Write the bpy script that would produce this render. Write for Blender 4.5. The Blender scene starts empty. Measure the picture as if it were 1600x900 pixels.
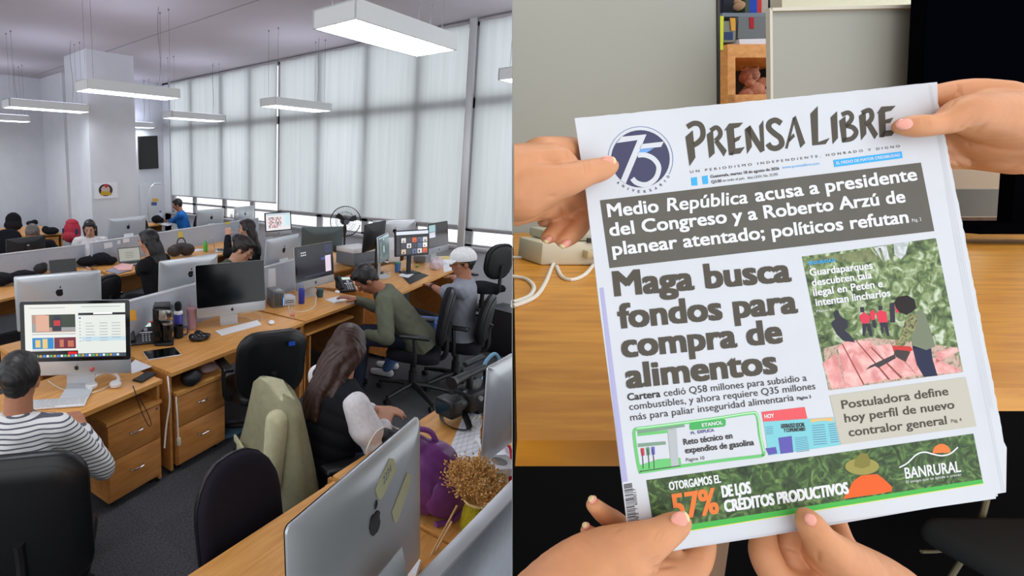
import bpy, bmesh, math, random
from mathutils import Vector, Matrix
rnd = random.Random(7)
sc = bpy.context.scene
COL = sc.collection
# ---------------------------------------------------------------- camera
FPX, PX, PY, HOR, CZ = 809., 390., 374., 258., 2.17
TH = math.atan((PY-HOR)/FPX)
AD = math.atan(890/(FPX/math.cos(TH)))
Fh = Vector((math.cos(AD), math.sin(AD), 0)); RR = Vector((math.sin(AD), -math.cos(AD), 0)); ZZ = Vector((0, 0, 1))
FF = Fh*math.cos(TH)-ZZ*math.sin(TH); UU = Fh*math.sin(TH)+ZZ*math.cos(TH)
CC = Vector((0, 0, CZ))
cam = bpy.data.cameras.new('camera'); co = bpy.data.objects.new('camera', cam); COL.objects.link(co)
cam.sensor_width = 36; cam.lens = 36*FPX/1600
cam.shift_x = (800-PX)/1600; cam.shift_y = -(450-PY)/1600
cam.clip_start = .02; cam.clip_end = 200
mt = Matrix((( RR.x, UU.x, -FF.x, 0), (RR.y, UU.y, -FF.y, 0), (RR.z, UU.z, -FF.z, CZ), (0, 0, 0, 1)))
co.matrix_world = mt
sc.camera = co
# ---------------------------------------------------------------- light and exposure
vs = sc.view_settings
vs.view_transform = 'Standard'; vs.look = 'None'; vs.gamma = 1; vs.use_curve_mapping = False
vs.exposure = 0.3
W = bpy.data.worlds.new('sky'); sc.world = W; W.use_nodes = True
bg = W.node_tree.nodes['Background']; bg.inputs[0].default_value = (.93, .96, 1, 1); bg.inputs[1].default_value = 1.25
def area(name, loc, size, power, rot, col=(1, 1, 1)):
    l = bpy.data.lights.new(name, 'AREA'); l.shape = 'RECTANGLE'; l.size, l.size_y = size; l.energy = power; l.color = col
    o = bpy.data.objects.new(name, l); COL.objects.link(o); o.location = loc; o.rotation_euler = rot
    return o
# ---------------------------------------------------------------- measuring: a photo pixel to a point on a real plane
def ray(x, y): return FF + RR*((x-PX)/FPX) - UU*((y-PY)/FPX)
def atz(x, y, z): d = ray(x, y); return CC + d*((z-CZ)/d.z)
def atX(x, y, X): d = ray(x, y); return CC + d*(X/d.x)
def atY(x, y, Y): d = ray(x, y); return CC + d*(Y/d.y)
def atq(x, y, q): d = ray(x, y); return CC + d*(q/d.dot(Fh))
def proj(p): v = p-CC; k = v.dot(FF); return (PX+FPX*v.dot(RR)/k, PY-FPX*v.dot(UU)/k)
# ---------------------------------------------------------------- materials
def lin(c):
    if isinstance(c, str): c = tuple(int(c[i:i+2], 16)/255 for i in (0, 2, 4))
    elif max(c) > 1: c = tuple(v/255 for v in c)
    return tuple((v/12.92 if v <= .04045 else ((v+.055)/1.055)**2.4) for v in c)
_M = {}
def mat(name, col, rough=.5, metal=0., emit=0., spec=.5, noise=0., nscale=30., bump=0., alpha=1., trans=0., sheen=0., sss=0.):
    if name in _M: return _M[name]
    m = bpy.data.materials.new(name); m.use_nodes = True; nt = m.node_tree; b = nt.nodes['Principled BSDF']
    c = lin(col); b.inputs['Base Color'].default_value = (*c, 1)
    b.inputs['Roughness'].default_value = rough; b.inputs['Metallic'].default_value = metal
    b.inputs['Specular IOR Level'].default_value = spec
    if sss: b.inputs['Subsurface Weight'].default_value = sss; b.inputs['Subsurface Radius'].default_value = (.008, .003, .0015); b.inputs['Subsurface Scale'].default_value = 1
    if emit: b.inputs['Emission Color'].default_value = (*c, 1); b.inputs['Emission Strength'].default_value = emit
    if trans: b.inputs['Transmission Weight'].default_value = trans
    if alpha < 1: b.inputs['Alpha'].default_value = alpha
    if noise or bump:
        tc = nt.nodes.new('ShaderNodeTexCoord'); n = nt.nodes.new('ShaderNodeTexNoise'); n.inputs['Scale'].default_value = nscale; n.inputs['Detail'].default_value = 5
        nt.links.new(tc.outputs['Object'], n.inputs['Vector'])
        if noise:
            r = nt.nodes.new('ShaderNodeValToRGB')
            r.color_ramp.elements[0].position = .3; r.color_ramp.elements[1].position = .7
            r.color_ramp.elements[0].color = (*[v*(1-noise) for v in c], 1); r.color_ramp.elements[1].color = (*[min(1, v*(1+noise)) for v in c], 1)
            nt.links.new(n.outputs['Fac'], r.inputs[0]); nt.links.new(r.outputs[0], b.inputs['Base Color'])
            if emit: nt.links.new(r.outputs[0], b.inputs['Emission Color'])
        if bump:
            bp = nt.nodes.new('ShaderNodeBump'); bp.inputs['Strength'].default_value = bump; bp.inputs['Distance'].default_value = .01
            nt.links.new(n.outputs['Fac'], bp.inputs['Height']); nt.links.new(bp.outputs[0], b.inputs['Normal'])
    _M[name] = m; return m
def wood(name, c0, c1, sc3=(1.5, 14, 14), rough=.42, rot=0):
    if name in _M: return _M[name]
    m = bpy.data.materials.new(name); m.use_nodes = True; nt = m.node_tree; b = nt.nodes['Principled BSDF']
    tc = nt.nodes.new('ShaderNodeTexCoord'); mp = nt.nodes.new('ShaderNodeMapping'); mp.inputs['Scale'].default_value = sc3; mp.inputs['Rotation'].default_value = (0, 0, rot)
    n = nt.nodes.new('ShaderNodeTexNoise'); n.inputs['Scale'].default_value = 2.2; n.inputs['Detail'].default_value = 7; n.inputs['Distortion'].default_value = .6
    r = nt.nodes.new('ShaderNodeValToRGB'); r.color_ramp.elements[0].position = .3; r.color_ramp.elements[1].position = .72
    r.color_ramp.elements[0].color = (*lin(c0), 1); r.color_ramp.elements[1].color = (*lin(c1), 1)
    nt.links.new(tc.outputs['Object'], mp.inputs[0]); nt.links.new(mp.outputs[0], n.inputs['Vector']); nt.links.new(n.outputs['Fac'], r.inputs[0]); nt.links.new(r.outputs[0], b.inputs['Base Color'])
    b.inputs['Roughness'].default_value = rough
    _M[name] = m; return m
def ramp_noise(name, stops, scale=8, rough=.6, detail=6, dist=1.):
    if name in _M: return _M[name]
    m = bpy.data.materials.new(name); m.use_nodes = True; nt = m.node_tree; b = nt.nodes['Principled BSDF']
    tc = nt.nodes.new('ShaderNodeTexCoord'); n = nt.nodes.new('ShaderNodeTexNoise'); n.inputs['Scale'].default_value = scale; n.inputs['Detail'].default_value = detail; n.inputs['Distortion'].default_value = dist
    r = nt.nodes.new('ShaderNodeValToRGB'); el = r.color_ramp.elements
    while len(el) < len(stops): el.new(.5)
    for e, (p, c) in zip(el, stops): e.position = p; e.color = (*lin(c), 1)
    nt.links.new(tc.outputs['Object'], n.inputs['Vector']); nt.links.new(n.outputs['Fac'], r.inputs[0]); nt.links.new(r.outputs[0], b.inputs['Base Color'])
    b.inputs['Roughness'].default_value = rough; _M[name] = m; return m
# ---------------------------------------------------------------- mesh builder
def frame(d, up=ZZ):
    d = d.normalized(); s = d.cross(up)
    if s.length < 1e-4: s = d.cross(Vector((0, 1, 0)))
    s.normalize(); u = s.cross(d).normalized(); return d, s, u
class MB:
    def __init__(s): s.bm = bmesh.new()
    def _add(s, vs, fs):
        v = [s.bm.verts.new(p) for p in vs]
        for f in fs:
            try: s.bm.faces.new([v[i] for i in f])
            except ValueError: pass
        return v
    def box(s, c, size, rot=None, bev=0, seg=2):
        b = bmesh.new(); bmesh.ops.create_cube(b, size=1)
        for v in b.verts: v.co = Vector((v.co.x*size[0], v.co.y*size[1], v.co.z*size[2]))
        if bev: bmesh.ops.bevel(b, geom=b.edges[:], offset=min(bev, min(size)*.49), segments=seg, affect='EDGES', profile=.5)
        return s._merge(b, c, rot)
    def _merge(s, b, c=(0, 0, 0), rot=None):
        c = Vector(c); b.verts.index_update()
        vs = [((rot @ v.co) if rot else v.co) + c for v in b.verts]
        s._add(vs, [[v.index for v in f.verts] for f in b.faces]); b.free(); return s
    def quad(s, *p): s._add([Vector(q) for q in p], [list(range(len(p)))]); return s
    def prism(s, pts, off):
        pts = [Vector(p) for p in pts]; off = Vector(off); n = len(pts)
        s._add(pts+[p+off for p in pts], [list(range(n))[::-1], [i+n for i in range(n)]]+[[i, (i+1) % n, (i+1) % n+n, i+n] for i in range(n)]); return s
    def cyl(s, a, b, r0, r1=None, seg=16, cap=True):
        a, b = Vector(a), Vector(b); r1 = r0 if r1 is None else r1; d, x, y = frame(b-a)
        vs = []
        for p, r in ((a, r0), (b, r1)): vs += [p+(x*math.cos(t)+y*math.sin(t))*r for t in [2*math.pi*i/seg for i in range(seg)]]
        fs = [[i, (i+1) % seg, (i+1) % seg+seg, i+seg] for i in range(seg)]
        if cap: fs += [list(range(seg))[::-1], [i+seg for i in range(seg)]]
        s._add(vs, fs); return s
    def lathe(s, prof, c=(0, 0, 0), seg=24, rot=None):
        c = Vector(c); vs = []; n = len(prof)
        for (r, z) in prof:
            for i in range(seg):
                t = 2*math.pi*i/seg; v = Vector((r*math.cos(t), r*math.sin(t), z)); vs.append((rot @ v if rot else v)+c)
        fs = [[j*seg+i, j*seg+(i+1) % seg, (j+1)*seg+(i+1) % seg, (j+1)*seg+i] for j in range(n-1) for i in range(seg)]
        if prof[0][0] > 1e-5: fs.append(list(range(seg))[::-1])
        if prof[-1][0] > 1e-5: fs.append([(n-1)*seg+i for i in range(seg)])
        s._add(vs, fs); return s
    def tube(s, pts, r, seg=8, smooth=True, closed=False):
        pts = [Vector(p) for p in pts]
        if smooth and len(pts) > 2: pts = spline(pts, 5, closed)
        n = len(pts); rs = r if isinstance(r, list) else [r]*n
        if len(rs) != n: rs = [rs[min(len(rs)-1, int(i*(len(rs)-1)/max(1, n-1)+.5))] for i in range(n)]
        vs = []; pu = ZZ
        for i, p in enumerate(pts):
            d = (pts[min(i+1, n-1)]-pts[max(i-1, 0)])
            if d.length < 1e-9: d = ZZ.copy()
            d.normalize(); u = pu-d*pu.dot(d)
            if u.length < 1e-3: u = Vector((1, 0, 0))-d*d.x
            u.normalize(); pu = u; x = d.cross(u)
            vs += [p+(x*math.cos(t)+u*math.sin(t))*rs[i] for t in [2*math.pi*k/seg for k in range(seg)]]
        fs = [[j*seg+i, j*seg+(i+1) % seg, (j+1)*seg+(i+1) % seg, (j+1)*seg+i] for j in range(n-1) for i in range(seg)]
        fs += [list(range(seg))[::-1], [(n-1)*seg+i for i in range(seg)]]
        s._add(vs, fs); return s
    def ball(s, c, r, seg=16, rings=10, rot=None):
        if not isinstance(r, (tuple, list)): r = (r, r, r)
        b = bmesh.new(); bmesh.ops.create_uvsphere(b, u_segments=seg, v_segments=rings, radius=1)
        for v in b.verts: v.co = Vector((v.co.x*r[0], v.co.y*r[1], v.co.z*r[2]))
        return s._merge(b, c, rot)
    def tf(s, m): s.bm.transform(m); return s
def spline(pts, k=5, closed=False):
    n = len(pts); out = []
    rng = range(n if closed else n-1)
    for i in rng:
        g = (lambda j: pts[j % n]) if closed else (lambda j: pts[max(0, min(n-1, j))])
        p0, p1, p2, p3 = g(i-1), g(i), g(i+1), g(i+2)
        for a in range(k):
            t = a/k; out.append(.5*((2*p1)+(-p0+p2)*t+(2*p0-5*p1+4*p2-p3)*t*t+(-p0+3*p1-3*p2+p3)*t**3))
    out.append(pts[0] if closed else pts[-1]); return out
def obj(name, mb, m, parent=None, ang=40, loc=None, rot=None):
    me = bpy.data.meshes.new(name); bm = mb.bm if isinstance(mb, MB) else mb
    bmesh.ops.recalc_face_normals(bm, faces=bm.faces[:])
    bm.to_mesh(me); bm.free(); me.materials.append(m)
    me.polygons.foreach_set('use_smooth', [True]*len(me.polygons))
    try: me.set_sharp_from_angle(angle=math.radians(ang))
    except Exception: pass
    o = bpy.data.objects.new(name, me); COL.objects.link(o)
    if parent: o.parent = parent
    if loc is not None: o.location = loc
    if rot is not None: o.rotation_euler = rot
    return o
def tag(o, label=None, cat=None, group=None, kind=None):
    if label: o['label'] = label
    if cat: o['category'] = cat
    if group: o['group'] = group
    if kind: o['kind'] = kind
    return o
def thing(name, label, cat, loc=(0, 0, 0), rz=0, group=None, m=None):
    o = bpy.data.objects.new(name, None); COL.objects.link(o); o.empty_display_size = .05
    if m is not None: o.matrix_world = m
    else: o.location = loc; o.rotation_euler = (0, 0, rz)
    return tag(o, label, cat, group)
def struct(name, mb, m, label=None): o = obj(name, mb, m); return tag(o, label, None, None, 'structure')
def copy_tree(o, loc=None, rz=None, label=None, parent=None):
    c = o.copy(); COL.objects.link(c)
    if parent: c.parent = parent
    if loc is not None: c.location = loc
    if rz is not None: c.rotation_euler = (0, 0, rz)
    if label: c['label'] = label
    for ch in list(o.children): copy_tree(ch, parent=c)
    return c
_tc = {}
def text_data(body, bold=0., spacing=1., shear=0.):
    k = (body, bold, spacing, shear)
    if k in _tc: return _tc[k]
    cu = bpy.data.curves.new('t', 'FONT'); cu.body = body; cu.offset = bold; cu.space_character = spacing; cu.shear = shear; cu.resolution_u = 3; cu.fill_mode = 'FRONT'
    o = bpy.data.objects.new('t', cu); COL.objects.link(o); bpy.context.view_layer.update()
    me = bpy.data.meshes.new_from_object(o.evaluated_get(bpy.context.evaluated_depsgraph_get()))
    vs_ = [v.co.copy() for v in me.vertices]; fs_ = [list(p.vertices) for p in me.polygons]
    bpy.data.objects.remove(o); bpy.data.curves.remove(cu); bpy.data.meshes.remove(me)
    _tc[k] = (vs_, fs_); return _tc[k]
CAP = max(v.y for v in text_data('H')[0])
def text_on(mb, body, a, b, h, n, bold=0., spacing=1., shear=0.):
    """letters of cap height h from a to b on the plane with normal n (towards the reader)"""
    vs_, fs_ = text_data(body, 0., spacing, shear)
    x0 = min(v.x for v in vs_); x1 = max(v.x for v in vs_); u = b-a; w = u.length; u = u.normalized(); up = n.cross(u).normalized()
    k = bold*1.35*h   # heavy lettering: the same glyph struck several times, a hair apart
    for dx, dy in (((-1, -.6), (1, -.6), (-1, .6), (1, .6), (0, 0)) if bold else ((0, 0),)):
        mb._add([a+u*((v.x-x0)/(x1-x0)*(w-2*k)+k+dx*k)+up*(v.y/CAP*h+dy*k)+n*(dx+2*dy+2)*2e-6 for v in vs_], fs_)
PI = math.pi
def org(mb, vox=.01, smooth=6, fac=.5):
    """fuse overlapping shapes into one continuous surface"""
    me = bpy.data.meshes.new('o'); mb.bm.to_mesh(me); mb.bm.free()
    o = bpy.data.objects.new('o', me); COL.objects.link(o)
    r = o.modifiers.new('r', 'REMESH'); r.mode = 'VOXEL'; r.voxel_size = vox
    if smooth: s = o.modifiers.new('s', 'SMOOTH'); s.iterations = smooth; s.factor = fac
    bpy.context.view_layer.update()
    m2 = bpy.data.meshes.new_from_object(o.evaluated_get(bpy.context.evaluated_depsgraph_get()))
    bpy.data.objects.remove(o); bpy.data.meshes.remove(me)
    out = MB(); out.bm.from_mesh(m2); bpy.data.meshes.remove(m2); return out
def cap_(mb, a, b, ra, rb=None, seg=14):
    rb = ra if rb is None else rb; a = Vector(a); b = Vector(b); mb.cyl(a, b, ra, rb, seg); mb.ball(a, ra, seg, 9); mb.ball(b, rb, seg, 9); return mb
# ================================================================ ROOM
M_wall = mat('wall_paint', (214, 217, 222), .8, noise=.03, nscale=3)
M_ceil = mat('ceiling_paint', (190, 184, 188), .85, noise=.03, nscale=1.2)
M_white = mat('white_metal', (226, 229, 228), .4)
M_groove = mat('dark_groove', (50, 46, 44), .8)
H = 4.35
# carpet tiles
def carpet():
    m = bpy.data.materials.new('carpet'); m.use_nodes = True; nt = m.node_tree; b = nt.nodes['Principled BSDF']; b.inputs['Roughness'].default_value = .95; b.inputs['Specular IOR Level'].default_value = .1
    tc = nt.nodes.new('ShaderNodeTexCoord')
    n = nt.nodes.new('ShaderNodeTexNoise'); n.inputs['Scale'].default_value = 90; n.inputs['Detail'].default_value = 4
    w = nt.nodes.new('ShaderNodeTexChecker'); w.inputs['Scale'].default_value = 2.0; w.inputs[1].default_value = (.078, .079, .086, 1); w.inputs[2].default_value = (.086, .087, .095, 1)
    mx = nt.nodes.new('ShaderNodeMix'); mx.data_type = 'RGBA'; mx.blend_type = 'MULTIPLY'; mx.inputs[0].default_value = 1
    r = nt.nodes.new('ShaderNodeValToRGB'); r.color_ramp.elements[0].position = .3; r.color_ramp.elements[0].color = (.55, .55, .55, 1); r.color_ramp.elements[1].position = .7; r.color_ramp.elements[1].color = (1.3, 1.3, 1.3, 1)
    nt.links.new(tc.outputs['Object'], n.inputs['Vector']); nt.links.new(tc.outputs['Object'], w.inputs[0]); nt.links.new(n.outputs['Fac'], r.inputs[0])
    nt.links.new(w.outputs[0], mx.inputs[6]); nt.links.new(r.outputs[0], mx.inputs[7]); nt.links.new(mx.outputs[2], b.inputs['Base Color'])
    return m
struct('floor', MB().box((3.5, 6.4, -.05), (13, 16, .1)), carpet(), 'dark grey carpet tile floor')
cb = MB()
cb.box((1.26, 6.4, H+.1), (7.5, 16, .2)); cb.box((6.6, 6.4, H+.1), (3.12, 16, .2))
struct('ceiling', cb, M_ceil, 'grey-white plaster ceiling with one dark joint')
struct('trim_1', MB().box((5.025, 6.4, H+.06), (.035, 16, .1)), M_groove, 'dark expansion joint running along the ceiling')
struct('wall_back', MB().box((1.3, 13.76, 2.2), (8.2, .2, 4.5)).box((5.4, 13.1, 2.2), (.2, 1.5, 4.5)).box((6.85, 12.4, 2.2), (2.9, .2, 4.5)), M_wall, 'pale blue-grey back wall')
struct('wall_pier', MB().box((5.12, 10.1, H/2), (1.02, .98, H)), M_wall, 'square white column rising to the ceiling')
# window wall, X = 8
WX = 8.0
M_frame = mat('window_frame_grey', (168, 166, 168), .5)
struct('wall_window', MB().box((WX+.16, 7, .42), (.2, 13, .84)).box((WX+.16, 12.3, 2.3), (.2, .62, 4.3)).box((WX+.16, 7, H+.03), (.2, 13, .14)), M_wall, 'low wall under the windows')
struct('trim_2', MB().box((WX+.02, 6.4, .87), (.16, 11.2, .05), bev=.01), M_frame, 'grey window sill')
# frames and glass
mull = [11.9, 10.93, 9.72, 8.72, 7.83, 6.72, 5.63, 4.62, 3.66, 2.55, 1.5]
fw = MB()
for y in mull: fw.box((WX+.10, y, 2.6), (.05, .13, 3.5))
for z in (3.12,): fw.box((WX+.10, 6.6, z), (.05, 10.7, .16))
fw.box((WX+.10, 6.6, 1.16), (.05, 10.7, .05)); fw.box((WX+.10, 6.6, 4.3), (.05, 10.7, .1)); fw.box((WX+.1, 6.6, .9), (.05, 10.7, .05))
window = struct('window_1', fw, M_frame, 'tall window frames with grey mullions behind the blinds')
gl = mat('window_glass', (240, 248, 250), .02, trans=1, alpha=.12)
g = obj('window_pane', MB().box((WX+.115, 6.6, 2.6), (.006, 10.7, 3.4)), gl, window)
# outside building glimpsed under the blinds
M_bl = bpy.data.materials.new('blind_fabric'); M_bl.use_nodes = True; nt = M_bl.node_tree; nt.nodes.remove(nt.nodes['Principled BSDF'])
df = nt.nodes.new('ShaderNodeBsdfDiffuse'); tr = nt.nodes.new('ShaderNodeBsdfTranslucent'); mx = nt.nodes.new('ShaderNodeMixShader'); mx.inputs[0].default_value = .62
tc = nt.nodes.new('ShaderNodeTexCoord'); mpn = nt.nodes.new('ShaderNodeMapping'); mpn.inputs['Scale'].default_value = (1, 9, .35); nz = nt.nodes.new('ShaderNodeTexNoise'); nz.inputs['Scale'].default_value = 1.4; nz.inputs['Detail'].default_value = 3
rp = nt.nodes.new('ShaderNodeValToRGB'); rp.color_ramp.elements[0].color = (*lin((208, 213, 213)), 1); rp.color_ramp.elements[1].color = (*lin((219, 224, 224)), 1); rp.color_ramp.elements[0].position = .3; rp.color_ramp.elements[1].position = .7
nt.links.new(tc.outputs['Object'], mpn.inputs[0]); nt.links.new(mpn.outputs[0], nz.inputs['Vector']); nt.links.new(nz.outputs['Fac'], rp.inputs[0])
nt.links.new(rp.outputs[0], df.inputs[0]); nt.links.new(rp.outputs[0], tr.inputs[0]); nt.links.new(df.outputs[0], mx.inputs[1]); nt.links.new(tr.outputs[0], mx.inputs[2]); nt.links.new(mx.outputs[0], nt.nodes['Material Output'].inputs[0])
M_alu = mat('aluminium', (206, 208, 210), .35, .3)
blinds = [(11.86, 7.86, 1.36, 'far'), (7.78, 3.80, 1.21, 'middle'), (3.64, .6, 1.19, 'nearest')]
for y1, y0, zb, w in blinds:
    t = thing('roller_blind', {'far': 'farthest roller blind, left of the first bright gap, hanging over the back windows', 'middle': 'wide middle roller blind hanging between the two vertical guide gaps', 'nearest': 'roller blind nearest the camera, right of the pale vertical guide post'}[w], 'blind', (WX, (y0+y1)/2, H), 0, 'translucent grey roller blinds over the windows')
    n = 40; bl = MB(); vs_ = []
    L = y1-y0
    pts = [(0.006*math.sin(i*1.1)+0.004*math.sin(i*.37), -L/2+L*i/n) for i in range(n+1)]
    vv = [Vector((x, y, -.06)) for x, y in pts]+[Vector((x, y, zb-H)) for x, y in pts]
    bl._add(vv, [[i, i+1, i+n+2, i+n+1] for i in range(n)])
    bb = obj('blind_fabric', bl, M_bl, t, 80)
    obj('hem_bar', MB().box((0, 0, zb-H), (.03, L, .03), bev=.01), M_frame, t)
    obj('roller_tube', MB().cyl((.02, -L/2, -.045), (.02, L/2, -.045), .03), M_frame, t)
tag(obj('guide_post', MB().box((WX-.03, 3.72, 2.6), (.05, .11, 3.5), bev=.008), M_alu), 'pale vertical guide post between the middle and nearest blinds', 'post')
# pendant fixtures
M_dif = mat('lamp_diffuser', (240, 243, 252), .4, emit=13.0)
M_up = mat('added_ceiling_glow', (225, 228, 255), .4, emit=5.5)
M_wire = mat('wire_grey', (120, 118, 118), .5)
def pendant(x0, y0, label, L=1.42, Wd=.38, zb=3.13):
    t = thing('pendant_light', label, 'ceiling light', (x0, y0, zb), 0, 'long white pendant office lights')
    h = MB(); z0, z1 = 0, .13
    for y in (-Wd/2+.008, Wd/2-.008): h.box((L/2, y, .065), (L, .016, .13))
    for x in (.008, L-.008): h.box((x, 0, .065), (.016, Wd, .13))
    h.box((L/2, 0, .125), (L, Wd, .01))
    obj('lamp_housing', h, M_white, t)
    obj('diffuser', MB().box((L/2, 0, .022), (L-.07, Wd-.07, .012)), M_dif, t)
    obj('added_uplight', MB().box((L/2, 0, .134), (L-.1, Wd-.1, .006)), M_up, t)  # glowing panel added on top of the housing to brighten the ceiling
    lv = MB()
    for i in range(1, 28): lv.box((.035+i*(L-.07)/28, 0, .012), (.003, Wd-.07, .012))
    for i in range(1, 7): lv.box((L/2, -Wd/2+.035+i*(Wd-.07)/7, .012), (L-.07, .003, .012))
    obj('louvre', lv, M_white, t)
    for (a, b) in ((.12, -.11), (.12, .11), (L-.12, -.11), (L-.12, .11)):
        wv = MB().cyl((a, b, .12), (a, b, H-zb), .0025, seg=6); w_ = obj('suspension_wire', wv, M_wire, t)
        obj('ceiling_cap', MB().cyl((a, b, H-zb-.02), (a, b, H-zb), .012, seg=8), M_wire, w_)
    obj('power_cord', MB().tube([(L-.3, -.1, .12), (L-.27, -.1, .5), (L-.3, -.1, .9), (L-.28, -.1, H-zb)], .004, 6), M_wire, t)
    return t
F1 = pendant(2.95, 2.36, 'large pendant light in front, hanging nearest above the aisle at the top')
for x, y, l in [(3.06, 6.55, 'pendant light hanging in front of the top of the white column'), (6.1, 6.2, 'pendant light hanging before the bright gap between two blinds'),
                (6.1, 9.15, 'small pendant light overlapping the left end of the far blind'), (3.0, 9.3, 'pendant light at the left edge, the nearer of the two there'),
                (3.0, 12.2, 'small far pendant light at the left edge, below the nearer one'), (6.1, 12.0, 'farthest pendant light, just behind the right side of the column'),
                (6.21, 2.39, 'pendant light cut off at the right end of the blinds')]:
    copy_tree(F1, (x, y, 3.13), 0, l)
for x, y in ((-.1, 2.4), (-.1, 6.4), (-.1, 9.3), (2.95, -1.2)):
    copy_tree(F1, (x, y, 3.13), 0, 'white pendant light outside the view, hung %s' % {2.4: 'above the person in stripes', 6.4: 'left of the one before the column', 9.3: 'at the far left of the room', -1.2: 'over the aisle behind the camera'}[y])
# ================================================================ NOOK with the newspaper (right of the thin divider)
CM = lambda c, **k: mat('flat_%02x%02x%02x' % tuple(c), c, **({'rough': .75, 'spec': .25} | k))
M_panel = mat('grey_laminate', (154, 157, 150), .55, noise=.03, nscale=2)
M_edge = mat('panel_edge', (200, 198, 186), .5)
Q1 = 1.67
dn = (ray(800, 100)).cross(ray(800, 800)).normalized()
if dn.dot(RR) < 0: dn = -dn
def nk(r, q, z): return RR*r+Fh*q+ZZ*z
def dvp(q, z): return nk(-(dn.dot(Fh)*q+dn.z*z)/dn.dot(RR), q, CZ+z)
struct('wall_right', MB().prism([dvp(.36, 1.0), dvp(Q1+.03, 1.0), dvp(Q1+.03, -.42), dvp(1.22, -.5), dvp(1.22, -1.24), dvp(.36, -1.24)], dn*.0003), M_panel, 'thin grey divider sheet between the office and the nook')
M_nwood = wood('desk_wood_nook', (184, 116, 16), (222, 156, 44), (3, 20, 20), .38, rot=-AD+PI/2)
ZD = CZ-.215
ND = Matrix((( RR.x, Fh.x, 0, 0), (RR.y, Fh.y, 0, 0), (0, 0, 1, 0), (0, 0, 0, 1)))
def rq(x, y, z=None, q=None):
    p = atz(x, y, z) if z is not None else atq(x, y, q); return p.dot(RR), p.dot(Fh)
# desks
def dzp(q): return nk(-(dn.dot(Fh)*q+dn.z*-1.24)/dn.dot(RR)+.012, q, CZ-1.2)
r0, qf = rq(800, 688, ZD); rL = lambda q: (800-PX)/FPX*q*math.cos(0)  # divider line
def desk_nook(name, label, ra, rb, qa, qb, thick, lean=False):
    t = thing(name, label, 'desk', m=ND @ Matrix.Translation((0, 0, ZD)))
    dz = lambda q: -(dn.dot(Fh)*q+dn.z*(ZD-CZ))/dn.dot(RR)+.004
    if lean: pts = [(dz(qa), qa), (.45, qa), (1.5, qb), (dz(qb), qb)]
    else: pts = [(.54, qa), (rb, qa), (rb, qb), (1.506, qb)]
    d = MB().prism([Vector((a, b, 0)) for a, b in pts], (0, 0, -thick))
    obj('desk_top', d, M_nwood, t)
    return t
qR = rq(1570, 606, ZD)[1]
dl = desk_nook('desk', 'orange-brown wooden desk behind the left side of the newspaper', 0, .62, qf, Q1-.02, .022, True)
dr = desk_nook('desk', 'orange-brown wooden desk set back behind the right side of the newspaper', .625, 2.6, qR, Q1-.02, .024)
M_nleg = wood('desk_leg_nook', (96, 62, 24), (122, 82, 36), (20, 20, 2), .5)
obj('side_panel', MB().box((.455, .49, -.49), (.03, .06, .93)), M_nleg, dl)
obj('side_panel', MB().box((2.5, 1.1, -.49), (.022, .9, .93)), M_nleg, dr)
M_black = mat('underdesk_shade_black', (8, 8, 9), .8, spec=.1)  # near-black colour carries the shade below the desks
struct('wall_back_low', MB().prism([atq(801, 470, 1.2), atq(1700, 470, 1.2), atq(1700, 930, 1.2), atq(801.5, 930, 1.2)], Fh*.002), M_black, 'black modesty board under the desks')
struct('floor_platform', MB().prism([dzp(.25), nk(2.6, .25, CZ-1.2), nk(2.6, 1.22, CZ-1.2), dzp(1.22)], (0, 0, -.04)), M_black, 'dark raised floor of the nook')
# back panels: left grey panel and right grey panel, shelf in the gap
def plate(name, px, q, th, m, label, cat=None, struct_=False):
    pts = [atq(x, y, q) for x, y in px]; b = MB().prism(pts, Fh*th)
    o = obj(name, b, m)
    if struct_: return tag(o, label, None, None, 'structure')
    return tag(o, label, cat)
t = thing('desk_partition', 'tall plain grey partition panel left of the shelf gap', 'partition', atq(960, 380, Q1))
def pw(name, px, q, th, m, par):
    b = MB().prism([atq(x, y, q)-par.location for x, y in px], Fh*th); return obj(name, b, m, par)
pw('panel_board', [(801, -60), (1121, -60), (1123, 368), (801, 368)], Q1, .003, M_panel, t)
pw('panel_edge', [(1120.5, -60), (1125, -60), (1126, 368), (1122.5, 368)], Q1-.004, .036, mat('black_edge', (40, 40, 36), .5), t)
t = thing('desk_partition', 'lower grey partition panel with pale edge strip behind the masthead', 'partition', atq(1325, 380, 1.5))
pw('panel_board', [(1206, 16), (1446, 10), (1428, 372), (1208, 372)], 1.5, .012, M_panel, t)
pw('edge_strip', [(1203, 12), (1449, 6.5), (1448, 11.5), (1206, 17)], 1.49, .012, M_edge, t)
pw('edge_strip', [(1203, 12), (1207, 12), (1210, 372), (1206, 372)], 1.49, .012, M_edge, t)
pw('edge_strip', [(1445, 8), (1449, 8), (1431, 372), (1427, 372)], 1.49, .012, M_edge, t)
b_ = atq(1296, 58, 1.5)-Fh*.002
struct('wall_nook', MB().prism([atq(1222, -80, 2.3), atq(1760, -80, 2.3), atq(1760, 372, 2.3), atq(1222, 372, 2.3)], Fh*.05), mat('cream_wall', (222, 220, 192), .8), 'cream wall far behind the lower partition')
struct('wall_nook_low', MB().prism([atq(1100, 340, 1.68), atq(1800, 340, 1.68), atq(1800, 640, 1.68), atq(1100, 640, 1.68)], Fh*.02), M_nleg, 'brown backboard at the back of the desk')
struct('wall_nook_mid', MB().prism([atq(1455, 225, 2.1), atq(1760, 225, 2.1), atq(1760, 372, 2.1), atq(1455, 372, 2.1)], Fh*.02), mat('beige_brown', (150, 128, 104), .8), 'beige-brown board below the cream wall')
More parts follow.
